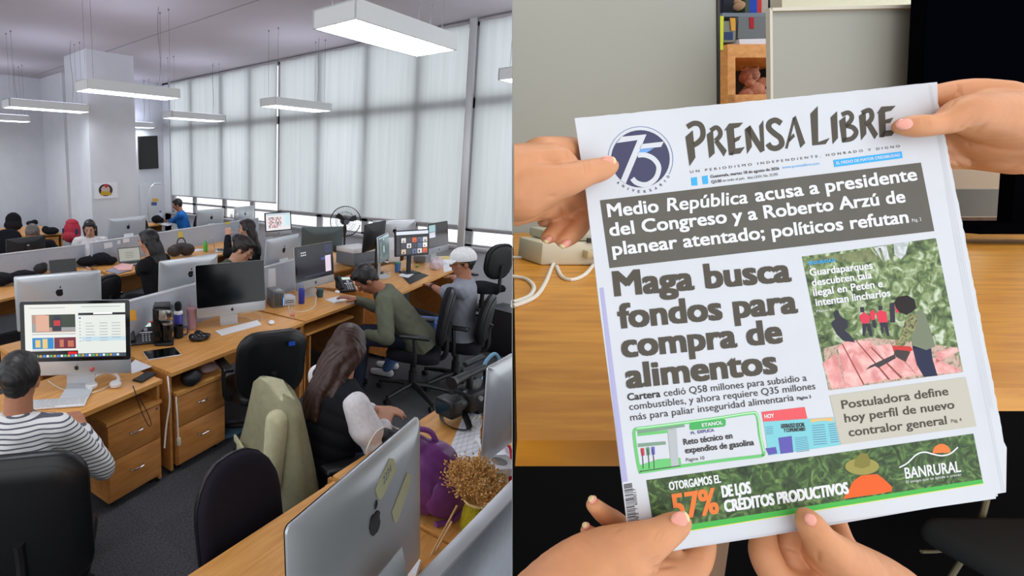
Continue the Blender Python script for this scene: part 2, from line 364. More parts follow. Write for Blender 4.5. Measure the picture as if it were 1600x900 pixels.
# black monitor at the right
t = thing('monitor', 'large black switched-off monitor behind the upper right hand', 'monitor', atq(1560, 300, 1.35))
pw('screen_housing', [(1449, -60), (1790, -60), (1790, 232), (1434, 232)], 1.42, .03, mat('monitor_black', (5, 5, 8), .7, spec=0), t)
pw('screen', [(1452, -57), (1787, -57), (1787, 226), (1438, 226)], 1.415, .004, mat('screen_off', (3, 4, 9), .6, spec=0), t)
pw('monitor_stand', [(1590, 230), (1640, 230), (1650, 362), (1580, 362)], 1.44, .03, mat('monitor_black', 0), t)
pw('monitor_foot', [(1540, 352), (1700, 352), (1720, 366), (1530, 366)], 1.38, .12, mat('monitor_black', 0), t)
tag(obj('storage_box', MB().prism([atq(1490, 296, 1.62), atq(1800, 296, 1.62), atq(1800, 338, 1.62), atq(1490, 338, 1.62)], Fh*.05), mat('box_greygreen', (112, 112, 104), .7)), 'long low grey-green ledge box at the back of the right desk', 'box')
# shelf in the gap, farther back
SQ = 2.15
M_shelf = wood('shelf_wood', (206, 132, 50), (234, 164, 80), (2, 20, 20), .45, rot=-AD+PI/2)
t = thing('bookcase', 'small orange wooden bookcase glimpsed between the two grey panels', 'bookcase', atq(1165, 200, SQ))
pw('shelf_board', [(1137, 69), (1290, 69), (1290, 90), (1137, 90)], SQ, .3, M_shelf, t)
pw('shelf_board', [(1137, 148), (1290, 146), (1290, 166), (1137, 168)], SQ, .3, M_shelf, t)
pw('side_board', [(1137, 90), (1149, 90), (1150, 330), (1138, 330)], SQ, .3, M_shelf, t)
pw('back_board', [(1137, 90), (1290, 90), (1290, 330), (1137, 330)], SQ+.3, .02, mat('dark_back', (58, 52, 48), .8), t)
struct('wall_behind', MB().prism([atq(1060, -80, 2.6), atq(1330, -80, 2.6), atq(1330, 420, 2.6), atq(1060, 420, 2.6)], Fh*.03), mat('navy_dark', (30, 42, 58), .8), 'dark blue surface behind the bookcase')
M_fur = mat('brown_plush', (190, 130, 104), .95, noise=.25, nscale=60, bump=.6)
bc = atq(1172, 128, SQ+.1); s_ = (SQ+.1)/FPX
t = thing('teddy_bear', 'brown plush teddy bear sitting on the lower shelf', 'soft toy', atq(1175, 148, SQ+.1))
bb = MB()
for dx, dy, r in ((0, 8, 13), (-6, -14, 12), (13, -4, 8), (12, 14, 9), (-11, 14, 9), (-12, -3, 6), (-13, -24, 4.5), (3, -25, 4.5), (-12, -11, 5)):
    bb.ball(RR*dx*s_-UU*dy*s_+ZZ*.038-Fh*.02*(dx == -12), r*s_, 14, 9)
obj('plush_body', bb, M_fur, t, 180)
obj('snout', MB().ball(RR*-8*s_+UU*12*s_+ZZ*.038-Fh*.035, (4.5*s_,)*3), mat('plush_tan', (176, 132, 108), .95), t, 180)
tag(obj('hanging_strip', MB().prism([atq(x, y, SQ-.02) for x, y in ((1124, 25), (1131, 25), (1130, 78), (1124, 78))], Fh*.01), mat('yellow_bright', (208, 214, 20), .6)), 'bright yellow strip hanging beside the left panel edge', 'strip')
for px_, cc, lb in (([(1131, 33), (1150, 33), (1149, 66), (1131, 66)], (128, 132, 120), 'grey-green pocket box left of the books'), ([(1154, 26), (1198, 26), (1196, 60), (1153, 60)], (112, 116, 118), 'grey storage case with a red mark on the shelf')):
    o = thing('storage_box', lb, 'box', atq(px_[3][0], px_[3][1], SQ))
    pw('box_body', px_, SQ+.02, .12, CM(cc), o)
    if cc[0] == 112: pw('red_mark', [(1171, 27), (1178, 27), (1178, 45), (1172, 45)], SQ+.018, .002, CM((170, 30, 40)), o)
    else: pw('blue_label', [(1132, 50), (1145, 50), (1145, 62), (1132, 62)], SQ+.018, .002, CM((50, 66, 110)), o); pw('orange_label', [(1141, 28), (1149, 28), (1149, 48), (1143, 48)], SQ+.016, .002, CM((220, 160, 60)), o)
tag(obj('book', MB().prism([atq(x, y, SQ+.01) for x, y in ((1155, 61), (1215, 60), (1215, 70), (1156, 72))], Fh*.2), CM((226, 222, 228))), 'white book lying flat on the upper shelf board', 'book')
for i, (x0, x1, cc, nm) in enumerate(((1164, 1171, (70, 80, 60), 'olive green'), (1171, 1183, (30, 70, 170), 'royal blue'), (1183, 1190, (190, 50, 50), 'red'), (1190, 1200, (170, 160, 150), 'beige'), (1131, 1146, (36, 40, 50), 'black'))):
    tag(obj('book', MB().prism([atq(x, y, SQ+.05) for x, y in ((x0, -40), (x1, -40), (x1, 20), (x0, 20))], Fh*.14), CM(cc)), nm+' book standing at the top of the shelf gap', 'book')
tag(obj('book_tray', MB().prism([atq(x, y, SQ+.03) for x, y in ((1129, 20), (1210, 20), (1210, 26), (1129, 26))], Fh*.18), CM((120, 130, 140))), 'grey tray carrying the upright books on the shelf', 'tray')
tag(obj('ornament', MB().ball(atq(1155, 9, SQ+.02), 6.5*s_).ball(atq(1152, 2, SQ+.02), 4*s_), CM((176, 140, 110))), 'small tan round ornament beside the upright books', 'ornament')
# router with cables on the left desk
RB = atz(888, 415, ZD)
M_cream = mat('cream_plastic', (212, 206, 184), .5)
t = thing('network_switch', 'small cream network box with plugs on the desk behind the upper left hand', 'network box', m=ND @ Matrix.Translation((RB.dot(RR), RB.dot(Fh), ZD)))
obj('lower_case', MB().box((.02, .05, .025), (.16, .10, .05), bev=.006), M_cream, t)
obj('upper_case', MB().box((.03, .06, .062), (.13, .09, .022), bev=.006), mat('cream_grey', (190, 188, 168), .5), t)
pg = MB()
for i in range(3): pg.box((.035+.018*i, -.006, .027), (.013, .02, .016), bev=.002)
obj('cable_plugs', pg, mat('plug_beige', (198, 186, 150), .5), t)
obj('port_strip', MB().box((.06, -.001, .055), (.05, .004, .01)), CM((60, 58, 54)), t)
M_cable = mat('white_cable', (228, 224, 212), .45)
def on_desk(x, y, dz=.003): p = atz(x, y, ZD+dz); return p
tag(obj('cable', MB().tube([on_desk(801, 402), on_desk(825, 402), on_desk(850, 400), on_desk(858, 404), on_desk(862, 408)], .0035, 8), M_cable), 'straight white cable running from the network box to the left', 'cable')
tag(obj('cable', MB().tube([on_desk(882, 392, .02), on_desk(866, 410, .004), on_desk(853, 440), on_desk(838, 462), on_desk(815, 474), on_desk(801, 478)], .0035, 8), M_cable), 'white cable curving from the network box down to the lower left', 'cable')
tag(obj('cable', MB().tube([on_desk(870, 416), on_desk(878, 432), on_desk(895, 437), on_desk(915, 428), on_desk(930, 410)], .0035, 8), M_cable), 'white cable looping in front of the network box', 'cable')
tag(obj('cable', MB().tube([on_desk(801, 432), on_desk(822, 436), on_desk(834, 448), on_desk(828, 462), on_desk(810, 470), on_desk(801, 472)], .0035, 8), M_cable), 'white cable loop on the desk at the left edge of the nook', 'cable')
tag(obj('cable', MB().tube([atq(1542, 780, 1.1), atq(1533, 815, 1.1), atq(1522, 850, 1.1), atq(1500, 880, 1.1), atq(1484, 905, 1.1)], .005, 8).tube([atq(1541, 785, 1.12), atq(1520, 830, 1.1), atq(1480, 858, 1.1), atq(1440, 862, 1.1)], .004, 8), mat('cable_dim', (150, 140, 110), .6)), 'pale cables hanging in the dark under the right desk', 'cable')
ch = thing('chair', 'dark grey chair edge in the lower right corner of the nook', 'chair', atq(1600, 900, .95))
obj('seat', MB().box((0, 0, 0), (.34, .3, .07), Matrix.Rotation(AD-PI/2, 3, 'Z'), bev=.03, seg=4).tf(Matrix.Translation(RR*.13+ZZ*-.0)), mat('chair_grey_dark', (62, 64, 66), .7), ch)
obj('chair_post', MB().cyl(RR*.13+ZZ*-.03, RR*.13+ZZ*(ZD-.97-atq(1600, 900, .95).z), .02), mat('chair_grey_dark', 0), ch)
area('nook_added_light', nk(1.0, .75, CZ+1.35), (1.0, .5), 7.5, (0, 0, AD-PI/2), (1, .95, .84))  # unseen area light added overhead to light the nook
area('nook_front_fill', nk(.75, -.5, CZ+1.0), (.9, .9), 2.4, (math.radians(55), 0, AD-PI/2), (1, .97, .93))  # unseen fill light added on the camera side of the nook

# ---------------------------------------------------------------- newspaper
def lyr_setup():
    k = .36; P = [CC+ray(898, 185)*k, CC+ray(1468, 127)*k*1.05292232, CC+ray(1575, 775)*k*1.01431468, CC+ray(988, 871)*k*.96139235]
    n = (P[1]-P[0]).cross(P[3]-P[0]).normalized()
    if n.dot(CC-P[0]) < 0: n = -n
    return P, n
NP, NN = lyr_setup()
def onp(x, y, lay=0.):
    o = NP[0]+NN*(.0001*lay+.0004); d = ray(x, y); return CC+d*((o-CC).dot(NN)/d.dot(NN))
news = thing('newspaper', 'folded white newspaper held up by four hands in front of the desks', 'newspaper')
M_paper = mat('newsprint', (206, 208, 212), .85, spec=.15, noise=.025, nscale=25)
M_paper2 = mat('newsprint_inner', (198, 198, 202), .85, spec=.15)
def ragged(a, b, n, amp):
    return [(a[0]+(b[0]-a[0])*i/n+rnd.uniform(-amp, amp), a[1]+(b[1]-a[1])*i/n+rnd.uniform(-amp, amp)) for i in range(n+1)]
def sheet(name, px, z0, th, m):
    return obj(name, MB().prism([onp(x, y)+NN*z0 for x, y in px], NN*(-th)), m, news, 20)
sheet('front_page', ragged((898, 185), (1450, 131), 50, .5)+ragged((1453, 148), (1556, 779), 60, .3)+[(1200, 830), (1040, 858), (986, 866), (962, 670), (937, 480), (915, 295)], 0, .0004, M_paper)
sheet('inner_page', ragged((904, 186), (1467, 127.5), 50, .4)+ragged((1469, 160), (1497, 300), 20, .8)+ragged((1499, 310), (1572, 690), 50, .8)+[(1576, 700), (1575, 770), (1200, 835), (1040, 863), (988, 871)], -.0009, .0004, M_paper)
sheet('inner_page', [(906, 188), (1462, 130), (1492, 300), (1562, 680), (1566, 773), (1560, 779), (1200, 841), (1000, 872)], -.0022, .0005, M_paper2)
sheet('inner_page', [(908, 190), (1464, 131), (1494, 300), (1568, 700), (1571, 779), (1300, 826), (1150, 850), (1010, 874)], -.0036, .0005, M_paper)
def flat(name, px, lay, m, par=news):
    return obj(name, MB().quad(*[onp(x, y, lay) for x, y in px]), m, par)
def txt(name, items, m, par=news, lay=3):
    mb = MB()
    for it in items:
        body, a, b, h = it[:4]; kw = it[4] if len(it) > 4 else {}
        p = onp(*a, lay); q = onp(*b, lay); s = (p-CC).length/ray(*a).length/FPX
        text_on(mb, body, p, q, h*s, NN, **kw)
    return obj(name, mb, m, par)
INK = mat('ink_warm_grey', (84, 79, 70), .8, spec=.2); INK2 = mat('ink_dark', (66, 62, 62), .8, spec=.2)
INKL = mat('ink_light', (128, 124, 124), .8); WHT = mat('ink_white', (222, 222, 222), .8, spec=.15); BLU = mat('ink_cyan', (58, 168, 232), .8); NAV = mat('ink_navy', (62, 62, 92), .75)
# masthead letters, drawn as blackletter strokes
def mp_(x, y): return (1060+x/4.444, 150+y/4.444)
def strk(mb, pts, w, cv, lay=2):
    P = [Vector((x, y, 0)) for x, y in pts]; P = spline(P, 5) if len(P) > 2 else P; L = []; R_ = []
    for i, p in enumerate(P):
        d = (P[min(i+1, len(P)-1)]-P[max(i-1, 0)]).normalized(); nn = Vector((-d.y, d.x, 0)); ww = w/2
        L.append(p+nn*ww); R_.append(p-nn*ww)
    for i in range(len(P)-1): mb.quad(*[onp(*cv(v.x, v.y), lay) for v in (L[i], L[i+1], R_[i+1], R_[i])])
def grow(P, i, g=2.2):
    cx = sum(p[0] for p in P)/len(P); cy = sum(p[1] for p in P)/len(P); x, y = P[i]; d = math.hypot(x-cx, y-cy); return x+(x-cx)/d*g, y+(y-cy)/d*g
mh = MB()
for poly in ([(50, 285), (100, 240), (118, 425), (78, 485)], [(198, 270), (240, 235), (252, 395), (215, 430)], [(250, 318), (280, 310), (335, 378), (315, 418)],
             [(335, 240), (385, 225), (395, 365), (380, 410), (352, 408)], [(320, 240), (355, 192), (448, 185), (420, 215), (385, 224)], [(388, 295), (437, 275), (420, 305), (388, 325)], [(352, 408), (385, 368), (460, 355), (428, 398)],
             [(462, 235), (500, 205), (510, 350), (478, 400)], [(465, 232), (500, 205), (600, 375), (570, 392)], [(562, 210), (590, 170), (598, 380), (572, 340)],
             [(795, 160), (815, 138), (880, 325), (848, 358)], [(762, 300), (800, 262), (808, 282), (772, 318)], [(918, 125), (968, 72), (972, 318), (1050, 290), (1022, 332), (932, 342)],
             [(1058, 150), (1102, 108), (1108, 290), (1072, 332)], [(1118, 175), (1160, 140), (1168, 300), (1138, 322)], [(1255, 140), (1300, 105), (1305, 260), (1270, 305)], [(1305, 200), (1335, 182), (1385, 262), (1362, 298)],
             [(1390, 125), (1435, 108), (1440, 240), (1428, 285), (1398, 285)], [(1380, 122), (1412, 75), (1508, 68), (1475, 102), (1435, 110)], [(1440, 165), (1492, 150), (1470, 185), (1440, 190)], [(1398, 285), (1430, 243), (1510, 235), (1480, 275)]):
    mh.quad(*[onp(*mp_(*grow(poly, i)), 2) for i in range(len(poly))])
strk(mh, [(62, 215), (108, 190), (150, 198), (170, 235), (168, 285), (140, 320), (105, 342)], 36, mp_)
strk(mh, [(225, 240), (262, 218), (288, 240), (290, 275), (258, 312)], 31, mp_)
strk(mh, [(715, 190), (675, 168), (635, 185), (630, 222), (665, 258), (708, 292), (718, 335), (685, 362), (645, 358), (622, 330)], 38, mp_)
strk(mh, [(805, 150), (780, 250), (750, 365)], 17, mp_)
strk(mh, [(1135, 130), (1180, 115), (1205, 140), (1195, 175), (1160, 208)], 31, mp_)
strk(mh, [(1165, 205), (1215, 220), (1235, 255), (1205, 295), (1140, 308)], 33, mp_)
strk(mh, [(1275, 118), (1325, 98), (1345, 130), (1335, 168), (1298, 198)], 33, mp_)
obj('masthead_title', mh, INK, news)
txt('masthead_small_text', [('UN PERIODISMO INDEPENDIENTE, HONRADO Y DIGNO', (1079, 270.4), (1406.5, 230), 3.8, {'spacing': 1.7}),
    ('Guatemala, martes 18 de agosto de 2026', (1110.6, 278), (1218, 265), 4.4, {'bold': .02}), ('Q3.00', (1112, 286.5), (1128, 284.3), 4.4, {'bold': .02}),
    ('en todo el país', (1130, 284), (1163.5, 280), 3.8), ('Año LXXV, No. 25,392', (1168.5, 280), (1216, 274), 4)], INK2)
txt('web_address', [('www.prensalibre.com', (1222.5, 263.6), (1280.5, 257), 4)], BLU)
fl = MB(); fl.quad(*[onp(*p, 2) for p in ((1080, 277.8), (1089, 276.5), (1090, 289.5), (1081, 290))]); fl.quad(*[onp(*p, 2) for p in ((1097, 275.5), (1105.7, 274), (1106.8, 287), (1098.7, 288))])
obj('flag_mark', fl, BLU, news)
bx_ = flat('slogan_box', [(1302.3, 250), (1409, 236.6), (1410.6, 246.8), (1304, 261)], 2, BLU)
txt('slogan_text', [('EL MEDIO DE MAYOR CREDIBILIDAD', (1307, 257), (1406.5, 244), 4.2, {'bold': .02})], WHT, bx_)
# anniversary logo
lg = lambda x, y: (930+x/6.4286, 180+y/6.4286)
def disc(cx, cy, rx, ry, lay, cv, a0=0, a1=2*PI, n=40, rin=0):
    mb = MB()
    for i in range(n):
        t0 = a0+(a1-a0)*i/n; t1 = a0+(a1-a0)*(i+1)/n
        o0 = cv(cx+rx*math.cos(t0), cy+ry*math.sin(t0)); o1 = cv(cx+rx*math.cos(t1), cy+ry*math.sin(t1))
        if rin: mb.quad(onp(*o0, lay), onp(*o1, lay), onp(*cv(cx+rx*rin*math.cos(t1), cy+ry*rin*math.sin(t1)), lay), onp(*cv(cx+rx*rin*math.cos(t0), cy+ry*rin*math.sin(t0)), lay))
        else: mb.quad(onp(*o0, lay), onp(*o1, lay), onp(*cv(cx, cy), lay))
    return mb
al = obj('anniversary_logo', disc(455, 438, 294, 288, 1.5, lg), NAV, news)
obj('logo_ring', disc(455, 440, 328, 328, 1.5, lg, math.radians(150), math.radians(388), 50, .985), mat('ink_ring_blue', (70, 110, 170), .8), al)
s7 = MB()
for poly in ([(213, 280), (268, 216), (515, 192), (425, 250)], [(425, 250), (515, 192), (304, 692), (256, 652)], [(468, 290), (690, 265), (662, 318), (440, 342)]): s7.quad(*[onp(*lg(x, y), 2.5) for x, y in poly])
strk(s7, [(428, 402), (500, 400), (575, 430), (628, 490), (638, 550), (610, 630), (545, 685), (480, 698), (410, 675), (372, 635)], 50, lg, 2.5)
obj('logo_numeral', s7, mat('newsprint', 0), al)
obj('logo_highlight', MB().quad(*[onp(*lg(x, y), 2.4) for x, y in ((438, 345), (590, 330), (520, 375), (424, 386))]), mat('ink_skyblue', (110, 160, 220), .8), al)
an = MB()
for chx, (x, y) in zip('ANIVERSARIO', ((232, 680), (283, 714), (332, 740), (384, 757), (440, 768), (500, 768), (557, 755), (612, 735), (663, 700), (702, 662), (735, 620))):
    a = math.atan2(y-440, x-455); tx, ty = math.sin(a), -math.cos(a); w = (3 if chx == 'I' else 11)
    p = onp(*lg(x-tx*w+math.cos(a)*11, y-ty*w+math.sin(a)*11), 2.5); q_ = onp(*lg(x+tx*w+math.cos(a)*11, y+ty*w+math.sin(a)*11), 2.5)
    text_on(an, chx, p, q_, 25/6.43*.36/FPX*1.05, NN, bold=.02)
obj('logo_lettering', an, NAV, al)
# black headline band
bd = flat('headline_band', [(937.5, 313), (1439, 254), (1460, 361), (952.5, 419)], 1.5, mat('ink_band', (92, 88, 80), .8, noise=.06, nscale=60))
B_ = {'bold': .034}
txt('band_text', [('Medio', (950, 339), (1030, 331), 20, B_), ('República', (1042.5, 330), (1169, 317), 20, {'bold': .026, 'shear': .12}), ('acusa a presidente', (1181, 315), (1434, 281), 20, B_), ('del Congreso y a Roberto Arzú de', (953, 369), (1415.5, 315.5), 20, B_),
    ('planear atentado; políticos refutan', (957.5, 399), (1420.5, 347.5), 20, B_), ('Pág. 2', (1425.5, 347), (1440, 344.5), 5)], WHT, bd)
BB = {'bold': .05}
txt('headline_text', [('Maga busca', (960, 462), (1237.5, 438.5), 36.5, BB), ('fondos para', (967, 512.5), (1247.5, 487.5), 36, BB), ('compra de', (972, 558), (1224, 534.5), 36, BB), ('alimentos', (979, 606), (1216, 582), 36, BB)], INK)
txt('summary_text', [('Cartera', (981, 626), (1032.5, 620), 10.5, {'bold': .03}), ('cedió Q58 millones para subsidio a', (1038, 619.5), (1261, 595), 10.5), ('combustibles, y ahora requiere Q35 millones', (984, 641), (1274.5, 608), 10.5),
    ('más para paliar inseguridad alimentaria', (985.5, 657.5), (1241, 626), 10.5), ('Página 3', (1246, 625), (1267.5, 622), 4.6, {'bold': .02})], INK2)
# news photo
ph = flat('news_photo', [(1253, 401), (1462.5, 372), (1505, 581), (1295, 610)], 1.2, ramp_noise('print_forest', [(.3, (52, 62, 42)), (.45, (88, 108, 66)), (.56, (132, 150, 100)), (.7, (196, 204, 182))], 150, .8))
c6 = lambda x, y: (1200+x/4, 450+y/4)
def pol(name, polys, m, par, lay, cv=c6):
    mb = MB()
    for P in polys: mb.quad(*[onp(*cv(x, y), lay) for x, y in P])
    return obj(name, mb, m, par)
pol('printed_ground', [[(345, 380), (520, 330), (640, 310), (860, 330), (1175, 370), (1220, 525), (380, 640)]], ramp_noise('print_ground', [(.35, (150, 120, 96)), (.5, (198, 168, 150)), (.65, (120, 116, 84))], 160), ph, 1.4)
PK = ramp_noise('print_planks', [(.35, (206, 128, 124)), (.5, (224, 158, 152)), (.65, (236, 184, 176))], 90)
pol('printed_planks', [[(435, 372), (462, 350), (595, 608), (485, 625)], [(460, 340), (548, 328), (750, 560), (700, 585), (600, 600)], [(555, 330), (640, 330), (830, 568), (760, 572)], [(640, 370), (760, 345), (930, 540), (850, 560)], [(800, 400), (930, 390), (1180, 500), (1215, 525), (930, 548)], [(1050, 400), (1180, 370), (1195, 395), (1050, 470)], [(340, 470), (430, 410), (480, 620), (400, 630)]], PK, ph, 1.6)
pol('plank_gaps', [[(460, 350), (468, 350), (605, 606), (596, 606)], [(548, 330), (556, 330), (765, 572), (752, 574)], [(640, 372), (648, 370), (840, 560), (830, 566)]], CM((150, 70, 66)), ph, 1.8)
DK = mat('print_dark', (44, 44, 56), .8)
pol('printed_figure', [[(400, 235), (395, 215), (420, 195), (408, 160), (420, 138), (440, 140), (452, 175), (490, 200), (500, 245), (480, 262), (520, 300), (545, 340), (470, 330), (430, 290)]], DK, ph, 1.9)
pol('printed_crowd', [[(570, 175), (600, 150), (640, 180), (630, 220), (585, 222)], [(675, 160), (700, 138), (740, 150), (748, 215), (695, 218)], [(635, 150), (655, 135), (672, 160), (665, 200), (645, 200)], [(790, 90), (810, 100), (830, 150), (800, 155)]], CM((214, 60, 82)), ph, 1.9)
pol('printed_crowd_legs', [[(590, 222), (640, 222), (655, 300), (640, 305), (615, 240), (605, 305), (592, 300)], [(700, 216), (745, 214), (760, 300), (745, 300), (725, 240), (715, 300)], [(650, 200), (670, 200), (680, 250), (660, 248)], [(575, 120), (600, 118), (602, 152), (578, 152)], [(690, 112), (715, 112), (715, 138), (690, 140)], [(760, 95), (790, 90), (795, 215), (765, 215)]], CM((56, 52, 66)), ph, 1.95)
pol('printed_logger_shirt', [[(900, 170), (955, 130), (985, 170), (1015, 260), (1045, 365), (990, 388), (905, 360), (885, 260)]], CM((118, 126, 104)), ph, 2)
pol('printed_logger_arm', [[(860, 190), (905, 155), (935, 180), (925, 250), (860, 345), (850, 375), (800, 355), (840, 280)]], ramp_noise('print_camo', [(.4, (96, 100, 56)), (.5, (150, 150, 96)), (.6, (74, 70, 46))], 260), ph, 2.2)
pol('printed_logger_jeans', [[(895, 290), (1020, 380), (1030, 450), (1060, 548), (975, 556), (930, 480), (905, 380)], [(895, 288), (912, 290), (1020, 384), (905, 375)]], CM((42, 46, 70)), ph, 1.95)
pol('printed_logger_hair', [[(790, 90), (810, 55), (870, 45), (915, 70), (928, 125), (900, 150), (865, 168), (820, 150), (798, 120)]], CM((40, 34, 34)), ph, 2.3)
pol('printed_chainsaw', [[(610, 512), (640, 485), (790, 415), (800, 438), (690, 500), (668, 488)]], CM((70, 62, 66)), ph, 2.3)
pol('printed_chainsaw_body', [[(775, 360), (890, 365), (905, 385), (860, 420), (800, 425), (785, 395)]], CM((196, 60, 56)), ph, 2.4)
pol('printed_chainsaw_guard', [[(795, 385), (870, 392), (890, 400), (860, 462), (800, 430), (788, 410)]], CM((72, 62, 60)), ph, 2.5)
c4 = lambda x, y: (1200+x/4, 225+y/4)
pol('printed_sky', [[(785, 625), (880, 612), (860, 690), (830, 720), (790, 690)], [(660, 645), (740, 635), (760, 720), (720, 740)]], ramp_noise('print_sky', [(.4, (206, 208, 214)), (.6, (168, 176, 170))], 200), ph, 1.5, c4)
pol('printed_palm', [[(270, 720), (640, 655), (700, 720), (620, 740), (480, 735), (400, 720), (300, 760)], [(745, 640), (770, 636), (790, 760), (765, 720)], [(690, 650), (705, 648), (745, 770), (725, 760)]], ramp_noise('print_palm', [(.4, (86, 92, 56)), (.6, (122, 130, 84))], 120), ph, 1.6, c4)
txt('photo_caption', [('Guardaparques', (1265.5, 431), (1364, 419.5), 11, B_), ('descubren tala', (1269, 447), (1363, 434.5), 11, B_), ('ilegal en Petén e', (1271, 462.5), (1380, 448), 11, B_), ('intentan lincharlos', (1275, 478), (1392, 462.5), 11, B_), ('Página 6', (1276, 488), (1299.5, 485), 3.4)], WHT, ph, 3.4)
txt('section_label', [('SEGURIDAD', (1263, 413.7), (1305.5, 408.7), 4.8, B_)], BLU, ph, 3.4)
ab = flat('article_box', [(1296, 618), (1509, 589), (1526, 666), (1314, 695)], 1.5, mat('ink_beige', (190, 185, 170), .8))
txt('article_title', [('Postuladora define', (1316, 639), (1482.5, 617), 12.8, {'bold': .02}), ('hoy perfil de nuevo', (1320.5, 660), (1492, 638), 12.8, {'bold': .02}), ('contralor general', (1327, 682), (1480, 662.5), 12.8, {'bold': .02}), ('Pág. 4', (1487, 660.5), (1503, 658), 5)], INK, ab)
# fuel article
c7 = lambda x, y: (980+x/4.091, 620+y/4.091)
GR = mat('ink_green', (104, 190, 110), .8); GR2 = mat('ink_green_pale', (150, 206, 150), .8)
fb = MB(); strk(fb, [(60, 205), (300, 175), (560, 140), (790, 105), (825, 112), (838, 150), (850, 250), (872, 350), (868, 372), (840, 380), (600, 408), (300, 450), (100, 480), (80, 470), (62, 380), (45, 250), (48, 215), (60, 205)], 20, c7, 1.6)
fr = obj('fuel_article_frame', fb, GR, news)
fb = MB(); strk(fb, [(60, 203), (300, 173), (560, 138), (790, 103), (828, 112), (842, 150), (854, 250), (875, 350)], 7, c7, 1.9); obj('frame_highlight', fb, mat('ink_mint', (186, 226, 184), .8), fr)
pol('station_canopy', [[(65, 215), (365, 175), (368, 192), (68, 235)], [(68, 300), (245, 285), (248, 305), (70, 322)]], mat('ink_greygreen', (122, 150, 128), .8), fr, 1.7, c7)
pol('station_canopy_band', [[(66, 235), (310, 205), (312, 225), (68, 252)], [(75, 440), (200, 400), (340, 390), (345, 432), (95, 472)]], GR, fr, 1.8, c7)
pol('station_column', [[(258, 212), (315, 205), (330, 440), (282, 445)]], mat('ink_silver', (176, 180, 180), .8), fr, 2, c7)
pol('fuel_pump', [[(85, 330), (108, 327), (112, 375), (92, 378)]], CM((200, 70, 80)), fr, 2.1, c7)
pol('fuel_pump', [[(120, 325), (142, 322), (146, 372), (126, 375)]], CM((90, 140, 110)), fr, 2.1, c7)
pol('fuel_pump', [[(153, 322), (175, 319), (178, 368), (158, 371)]], CM((100, 100, 180)), fr, 2.1, c7)
hs = MB()
for x in (92, 130, 162): strk(hs, [(x, 335), (x+8, 400), (x+10, 460)], 5, c7, 2.2)
strk(hs, [(80, 478), (340, 440)], 5, c7, 2.2); obj('fuel_hoses', hs, INK2, fr)
pl_ = pol('label_pill', [[(400, 172), (412, 164), (618, 142), (630, 148), (630, 178), (620, 190), (412, 213), (400, 207)]], mat('ink_green_deep', (70, 168, 90), .8), fr, 1.9, c7)
txt('pill_text', [('ETANOL', (1097, 667), (1129.6, 662.6), 5.2, B_)], WHT, pl_)
txt('explica_text', [('EXPLICA', (1090.5, 677.4), (1116.4, 674.3), 4.4, B_), ('PL', (1080, 679), (1087, 678), 4, B_)], mat('ink_violet', (96, 90, 140), .8), fr)
txt('fuel_article_text', [('Reto técnico en', (1068.5, 695.3), (1145, 684.8), 9, {'bold': .025}), ('expendios de gasolina', (1071, 708.5), (1178.7, 695.3), 9, {'bold': .025}), ('Página 10', (1072.4, 721.4), (1101, 717.8), 5)], INK2, fr)
hy = flat('today_tab', [(1190, 643.7), (1257.4, 636), (1261.6, 654), (1192.7, 659)], 1.8, CM((224, 92, 96)))
txt('today_text', [('HOY', (1194.6, 653.7), (1209.8, 652.3), 6, B_)], WHT, hy)
te = flat('supplement_cover', [(1193, 659), (1302.6, 651.8), (1313, 695.3), (1201, 711.7)], 1.6, mat('ink_teal', (124, 196, 202), .8))
pol('cover_panel', [[(965, 262), (1052, 250), (1062, 355), (980, 365)], [(885, 330), (950, 320), (960, 362), (905, 372)]], mat('ink_purple', (92, 84, 164), .8), te, 2, c7)
pol('cover_orange', [[(1170, 143), (1310, 132), (1318, 158), (1240, 152), (1175, 165)]], CM((222, 180, 120)), te, 2, c7)
ln = MB()
for i in range(9):
    strk(ln, [(1070+i*1.5, 265+i*11), (1150+i*2, 255+i*11)], 3, c7, 2.1); strk(ln, [(1180+i*1.5, 185+i*15), (1262+i*2, 178+i*15)], 4, c7, 2.1); strk(ln, [(1285+i*2, 178+i*14), (1330+i*3, 172+i*14)], 4, c7, 2.1)
for i in range(5): strk(ln, [(885+i, 195+i*11), (930+i, 190+i*11)], 3, c7, 2.1)
obj('cover_lines', ln, CM((96, 120, 160)), te)
txt('cover_title', [('LIDERAZGO SOCIAL', (1220.8, 669), (1258, 666.4), 6, B_), ('Y COMUNITARIO', (1225, 675.5), (1258.7, 673), 5.5, B_)], INK2, te)
# advertisement
ad = flat('advertisement_banner', [(1009.8, 750.3), (1521, 677.5), (1535, 748.7), (1022, 828)], 1.4, ramp_noise('print_crops', [(.3, (34, 48, 28)), (.5, (64, 86, 48)), (.62, (92, 122, 66)), (.8, (140, 164, 96))], 90, .8, 8, 2.5))
obj('green_stripe', MB().quad(*[onp(x, y, 1.8) for x, y in ((1022, 828), (1535, 748.7), (1536.7, 755.5), (1024, 838))]), CM((76, 176, 78)), ad)
obj('yellow_line', MB().quad(*[onp(x, y, 1.9) for x, y in ((1024, 837.4), (1536.7, 755), (1536.9, 756.2), (1024.3, 838.6))]), CM((210, 214, 90)), ad)
OR_ = CM((226, 122, 60))
txt('advert_text', [('OTORGAMOS EL', (1046, 766), (1127, 753.7), 12, B_), ('DE LOS', (1128.7, 777), (1174.5, 770), 17, BB), ('CRÉDITOS PRODUCTIVOS', (1132.5, 800), (1327, 770.5), 17, BB)], WHT, ad)
txt('advert_percentage', [('57%', (1052.5, 812), (1124.5, 801), 38, {'bold': .03})], OR_, ad)
c8 = lambda x, y: (1200+x/4, 675+y/4)
